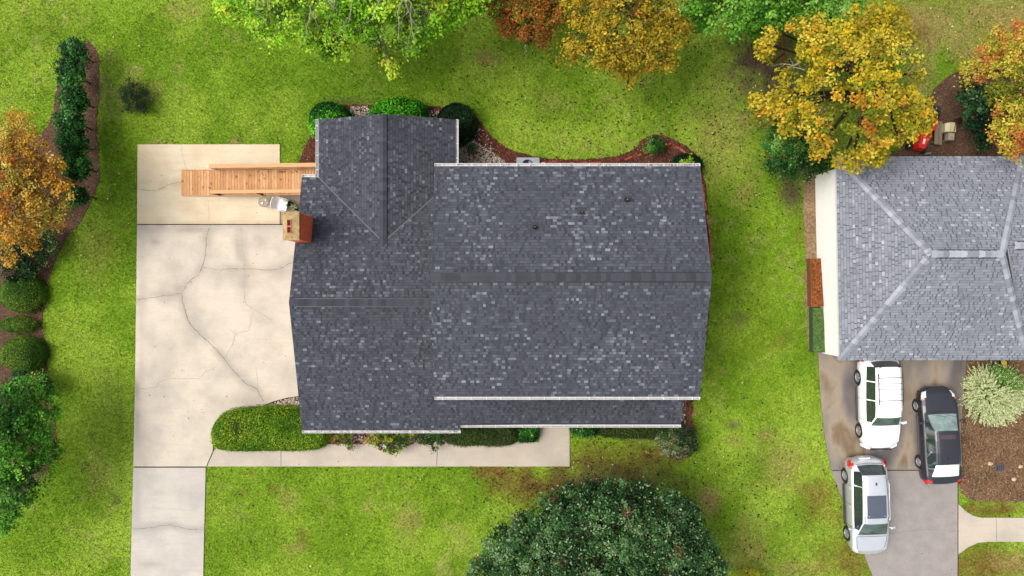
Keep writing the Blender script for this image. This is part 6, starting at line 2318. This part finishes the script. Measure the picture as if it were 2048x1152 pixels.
# silver family SUV, nose to the south
tabS = [(0, .58, .60, .64, .46, .52), (.08, .76, .72, .77, .60, .68), (.3, .87, .90, .95, .70, .78), (.8, .905, 1.0, 1.06, .74, .80), (1.05, .915, 1.04, 1.10, .74, .81), (1.82, .925, 1.07, 1.62, .60, .83), (2.2, .925, 1.08, 1.71, .62, .83),
        (3.0, .925, 1.09, 1.73, .61, .83), (3.9, .92, 1.11, 1.69, .58, .81), (4.12, .915, 1.11, 1.64, .56, .80), (4.6, .89, 1.06, 1.12, .62, .76), (4.75, .84, .90, .95, .60, .70), (4.83, .72, .66, .70, .52, .60)]
LS = 4.83
cars_, bs, sf, rb = car("suv", "silver family car with a sunroof parked lowest on the neighbouring driveway edge", (17.38, -10.67), math.pi + R(2.0), LS, 1.85, tabS, (.98, 3.85), .37, silver_car,
                        [(1.40, 2.58), (2.62, 3.56), (3.62, 4.3)], (1.8, 4.1), (1.07, 1.84), (4.14, 4.62))
lamp_patch(sf, cars_, "sunroof", M_plain("sunroof_glass", c(96, 102, 116), .12, .08, 3, .6), 2.10, 3.20, -.50, .50, .012)
MB().box(0, LS / 2 - 3.75, 1.75, .05, .13, .06, bev=.02).build("aerial", dark_trim, cars_)
for sx in (-1, 1):
    MB().tube([(sx * .60, LS / 2 - d, z) for d, z in ((2.0, 1.68), (2.15, 1.75), (3.7, 1.74), (3.9, 1.66))], .018, 6).build("roof_rail", silver_metal, cars_, True)
    lamp_patch(sf, cars_, "headlight", light_glass, .10, .36, sx * .72, sx * .985)
    lamp_patch(sf, cars_, "tail_light", red_glass, LS - .42, LS - .13, sx * .84, sx * 1.0)
    side_patch(cars_, "tail_light", red_glass, LS, tabS, LS - .42, LS - .1, .72, 1.0, sx)
    MB().box(sx * .955, LS / 2 - 2.45, .36, .10, 2.0, .05, bev=.02).build("side_step", dark_trim, cars_)
bumper(cars_, LS, 1.8, -1, .50, .64, silver_car, out=.02)
MB().box(.1, -LS / 2 + .04, .80, .52, .04, .12).build("number_plate", white_paint, cars_)

# black sedan, nose to the north
tabB = [(0, .50, .50, .55, .40, .46), (.08, .72, .62, .67, .56, .64), (.3, .85, .76, .81, .68, .74), (.9, .90, .86, .93, .72, .80), (1.2, .91, .90, .97, .74, .81), (2.05, .915, .93, 1.38, .56, .82), (2.5, .915, .94, 1.45, .58, .82),
        (3.1, .915, .95, 1.45, .57, .82), (3.65, .91, .96, 1.38, .54, .80), (4.38, .89, .99, 1.05, .64, .78), (4.7, .84, .96, 1.0, .64, .72), (4.80, .74, .70, .74, .56, .62), (4.84, .66, .55, .58, .5, .56)]
LB_ = 4.84
carb, bb, sf, rb = car("sedan", "black sedan with a sunroof parked beside the white shrub bed", (20.93, -7.23), R(2.6), LB_, 1.83, tabB, (.98, 3.76), .33, black_car,
                       [(1.5, 2.62), (2.66, 3.5), (3.55, 3.95)], (2.05, 3.6), (1.22, 2.07), (3.68, 4.40))
lamp_patch(sf, carb, "sunroof", M_plain("tinted_sunroof", c(92, 74, 80), .1, .08, 3, .6), 2.24, 2.44, -.40, .40, .012)
MB().box(0, LB_ / 2 - 3.42, 1.47, .045, .12, .05, bev=.02).build("aerial", dark_trim, carb)
# the rear window has no screen: its paleness is sky reflection painted in
for sx in (-1, 1):
    lamp_patch(sf, carb, "headlight", light_glass, .14, .46, sx * .74, sx * .97)
    lamp_patch(sf, carb, "indicator", amber, .46, .56, sx * .86, sx * .985)
    lamp_patch(sf, carb, "tail_light", red_glass, LB_ - .26, LB_ - .08, sx * .72, sx * .985)
    side_patch(carb, "tail_light", red_glass, LB_, tabB, LB_ - .34, LB_ - .08, .70, .92, sx)
    MB().tube([(sx * .86, LB_ / 2 - d, .97 + .0 * d) for d in (1.5, 3.9)], .010, 5).build("chrome_trim", chrome_mat, carb)
    MB().box(sx * .935, LB_ / 2 - 2.4, .36, .02, 1.9, .03).build("sill_trim", chrome_mat, carb)
MB().box(0, LB_ / 2 - .02, .52, .5, .05, .06).build("badge_bar", chrome_mat, carb)

# ------------------------------------------------------------------ ride-on mower, bench, cart, shoe box by the neighbouring house
red = car_paint("red_mower_paint", (.55, .012, .010), 0, .35)
mw = empty("ride_on_mower", (*P(1849, 262, .6), .01), R(-14), "red ride-on lawn mower with a black grass collector under the golden tree", "lawn mower")
mb = MB()
for (y0, y1, w0, w1, z0, z1) in ((-.95, -.15, .22, .30, .38, .86),):
    mb.add([(-w0, y0, .35), (w0, y0, .35), (w1, y1, .35), (-w1, y1, .35), (-w0 * .75, y0 + .06, .74), (w0 * .75, y0 + .06, .74), (w1 * .85, y1, .88), (-w1 * .85, y1, .88)],
           [(3, 2, 1, 0), (4, 5, 6, 7), (0, 1, 5, 4), (1, 2, 6, 5), (2, 3, 7, 6), (3, 0, 4, 7)])
mb.build("bonnet", red, mw)
MB().box(-.02, -.58, .84, .10, .26, .02).build("decal", white_paint, mw)
mb = MB()
mb.box(0, .32, .5, .46, .5, .16, bev=.03)
mb.box(-.40, .42, .58, .2, .58, .22, bev=.05)
mb.box(.40, .42, .58, .2, .58, .22, bev=.05)
mb.box(0, -.02, .36, .84, .3, .06, bev=.02)
mb.build("mudguard", red, mw)
MB().box(0, .26, .66, .42, .4, .12, bev=.05).build("seat", black_plastic, mw)
MB().box(0, .46, .82, .42, .12, .34, bev=.05).build("backrest", black_plastic, mw)
MB().box(.10, .3, .735, .1, .18, .012).build("label_patch", white_paint, mw)
MB().tube([(.17 * math.cos(t) + .0, -.10 + .17 * math.sin(t), .98) for t in np.linspace(0, 6.283, 17)], .014, 6, cap=False).build("steering_wheel", black_plastic, mw, True)
MB().tube([(0, -.16, .8), (0, -.10, .98)], .02, 6).build("steering_column", black_plastic, mw)
for sx in (-1, 1):
    for y_, r_, w_ in ((.45, .27, .2), (-.78, .19, .14)):
        MB().tube([(sx * .34 - w_ / 2 + sx * .05, y_, r_), (sx * .34 + w_ / 2 + sx * .05, y_, r_)], r_, 16).build("wheel", tyre_mat, mw)
mb = MB()
mb.add([(-.5, .80, .2), (.5, .80, .2), (.52, 1.32, .2), (-.52, 1.32, .2), (-.44, .84, .86), (.44, .84, .86), (.5, 1.34, .62), (-.5, 1.34, .62)],
       [(3, 2, 1, 0), (4, 5, 6, 7), (0, 1, 5, 4), (1, 2, 6, 5), (2, 3, 7, 6), (3, 0, 4, 7)])
mb.box(0, 1.05, .80, .8, .05, .05)
mb.build("grass_collector", black_plastic, mw)
grey_wood = M_plain("grey_wood", c(150, 134, 116), .9, .28, 5, .1, stretch=(6, .8, 6))
bn = empty("bench", (*P(1877, 266, .4), .01), R(-2), "weathered grey plank bench between the red mower and the cream cart", "bench")
for x_, z_, w_ in ((-.12, .44, .2), (.10, .40, .15)):
    MB().box(x_, 0, z_, w_, 1.15, .045, bev=.008).build("seat_plank", grey_wood, bn)
for y_ in (-.42, .42):
    MB().box(-.02, y_, .2, .34, .06, .4).build("leg", grey_wood, bn)
creamp = M_plain("cream_plastic", c(226, 214, 164), .5, .1, 4)
ct = empty("garden_cart", (*P(1900, 262, .7), .01), R(-3), "cream plastic garden cart standing next to the grey bench", "cart")
mb = MB()
mb.add([(-.24, -.05, .3), (.24, -.05, .3), (.26, .42, .3), (-.26, .38, .3), (-.27, -.05, .72), (-.06, -.05, .8), (-.06, .40, .8), (-.27, .36, .72)], [(4, 5, 6, 7), (3, 2, 1, 0), (0, 1, 5, 4), (2, 3, 7, 6), (3, 0, 4, 7), (1, 2, 6, 5)])
mb.build("hood", creamp, ct)
mb = MB()
mb.box(.08, .18, .76, .2, .46, .05, bev=.01)
mb.box(.22, .16, .72, .06, .42, .1, bev=.01)
mb.build("side_panel", creamp, ct)
MB().tube([(.13, -.04, .81), (.20, .40, .81)], .018, 6).build("handle", black_plastic, ct)
MB().box(.08, -.26, .55, .3, .36, .35, bev=.03).build("tray", M_plain("dirty_tray", c(178, 168, 146), .8, .2, 7), ct)
for sx in (-.25, .25):
    MB().tube([(sx - .03, -.1, .16), (sx + .03, -.1, .16)], .16, 14).build("wheel", tyre_mat, ct)
sb = empty("foot_scraper", (*P(1852, 308), .01), R(4), "small grey metal boot scraper on the soil by the neighbouring roof edge", "boot scraper")
MB().box(0, 0, .12, .34, .10, .10, bev=.03).build("brush", M_plain("grey_metal", c(150, 150, 152), .5, .2, 9), sb)
MB().box(0, -.04, .03, .28, .2, .06).build("base", dark_trim, sb)

# fence rails and post seen through the trees at the top
fence = empty("fence", (*P(1568, 60), 0), 0, "dark weathered post and rail fence mostly hidden under the top right trees", "fence")
fx0_, fy0_ = fence.location.x, fence.location.y
for (px, py, h_) in ((1568, 105, 1.6), (1520, 46, 1.5), (1611, 8, 2.0), (1600, 30, 1.4)):
    x, y = P(px, py, h_)
    MB().box(x - fx0_, y - fy0_, h_ / 2, .11, .11, h_).build("post", dark_wood, fence)
for a, b, z_ in (((1520, 50), (1600, 26), 1.3), ((1520, 50), (1600, 26), .7), ((1568, 150), (1568, 60), 1.4), ((1611, -20), (1611, 12), 1.9)):
    A_, B_ = P(*a, z_), P(*b, z_)
    d = (B_[0] - A_[0], B_[1] - A_[1])
    L_ = math.hypot(*d)
    MB().box((A_[0] + B_[0]) / 2 - fx0_, (A_[1] + B_[1]) / 2 - fy0_, z_, L_, .13, .05, rz=math.atan2(d[1], d[0])).build("rail", dark_wood, fence)

# ------------------------------------------------------------------ low boxes along the neighbour's white wall
straw_mat = M_mulch("pine_straw", [c(84, 40, 18), c(150, 82, 36), c(190, 116, 60), c(214, 158, 104)], 9)
moss_mat = M_mulch("moss", [c(50, 84, 40), c(88, 118, 54), c(128, 140, 76), c(60, 140, 88)], 5)
for (pts, z_, mat, nm, lab, cols) in (((PP([(1620, 517), (1648, 517), (1649, 613), (1622, 613)], .45)), .5, straw_mat, "planter", "long planter box filled with rust brown pine straw against the white wall", [c(168, 104, 58), c(124, 70, 38), c(200, 150, 104), c(84, 46, 28)]),
                                      ((PP([(1625, 615), (1650, 615), (1652, 705), (1626, 705)], .45)), .44, moss_mat, "planter", "mossy green planter box nearest the driveway against the white wall", [c(100, 136, 64), c(150, 156, 92), c(60, 100, 52), c(50, 146, 96)])):
    cx_ = sum(p[0] for p in pts) / 4
    cy_ = sum(p[1] for p in pts) / 4
    t = empty(nm, (cx_, cy_, 0), 0, lab, "planter", "planters along the white wall")
    q = [(p[0] - cx_, p[1] - cy_) for p in pts]
    q2 = [(x * .9, y * .97) for x, y in q]
    mb = MB()
    n = 4
    vs = [(x, y, 0) for x, y in q] + [(x, y, z_) for x, y in q] + [(x, y, z_) for x, y in q2] + [(x, y, z_ - .06) for x, y in q2]
    fs = [(i, (i + 1) % 4, 4 + (i + 1) % 4, 4 + i) for i in range(4)] + [(4 + i, 4 + (i + 1) % 4, 8 + (i + 1) % 4, 8 + i) for i in range(4)] + [(8 + i, 8 + (i + 1) % 4, 12 + (i + 1) % 4, 12 + i) for i in range(4)]
    mb.add(vs, fs)
    mb.build("box", M_plain("box_board", c(150, 96, 60) if mat is straw_mat else c(70, 100, 60), .9, .2, 8), t)
    mb = MB()
    mb.prism(q2, z_ - .1, z_ - .012)
    mb.build("fill", mat, t)
    x, y = scatter_poly([(a, b) for a, b in pts], 500, RNG)
    flat_bits("straw", x - cx_, y - cy_, z_ - .01, (.04, .1), .3, cols, t, tilt=.5)

# stones and drain in the right hand mulch bed
for i, (px, py, s_, col, lab) in enumerate(((1979, 927, .20, c(226, 196, 150), "tan stone just left of the dark drain cover in the right mulch bed"), (2040, 933, .17, c(236, 206, 160), "pale stone right of the dark drain cover near the frame edge"),
                                            (2026, 958, .20, c(228, 206, 170), "pale stone lowest of those below the dark drain cover"), (1970, 918, .16, c(170, 120, 66), "brown stone upper left of the dark drain cover"), (1963, 932, .10, c(200, 170, 140), "smallest stone left of the tan stone in the right mulch bed"))):
    rr = random.Random(i + 4)
    x, y = P(px, py)
    t = MB()
    vs, fs = [], []
    for k in range(4):
        for j in range(9):
            a = 6.2832 * j / 9
            r_ = s_ * (.5, .62, .5, .22)[k] * rr.uniform(.8, 1.15)
            vs.append((r_ * math.cos(a), r_ * math.sin(a) * .8, (0, .05, .11, .14)[k] * s_ * 5 * rr.uniform(.85, 1.1)))
    for k in range(3):
        for j in range(9):
            fs.append((k * 9 + j, k * 9 + (j + 1) % 9, k * 9 + 9 + (j + 1) % 9, k * 9 + 9 + j))
    fs.append(tuple(27 + j for j in range(9)))
    t.add(vs, fs)
    o = t.build("stone", M_plain("garden_stone", col, .9, .2, 12), None)
    o.location = (x, y, .0)
    tag(o, lab, "stone", "stones in the right mulch bed")
x, y = P(1999, 934)
dc = empty("drain_cover", (x, y, 0), R(8), "dark slate grey drain cover lying in the right mulch bed", "drain cover")
MB().box(0, 0, .03, .46, .38, .05, bev=.02).build("cover", M_plain("slate_cover", c(88, 82, 86), .8, .35, 8), dc)
for i in range(4):
    MB().box(-.15 + i * .1, 0, .058, .02, .26, .006).build("slot", arch_mat, dc)
x, y = P(2008, 727, .5)
hr = empty("hose_reel", (x, y, 0), 0, "yellow and black hose reel under the grey roof edge above the white shrub", "hose reel")
MB().tube([(-.14, 0, .35), (.14, 0, .35)], .16, 14).build("drum", M_plain("yellow_hose", c(222, 190, 60), .5, .2, 30), hr)
for sx in (-.17, .17):
    MB().tube([(sx - .012, 0, .35), (sx + .012, 0, .35)], .2, 14).build("flange", black_plastic, hr)
MB().box(0, .1, .12, .36, .08, .24).build("stand", black_plastic, hr)
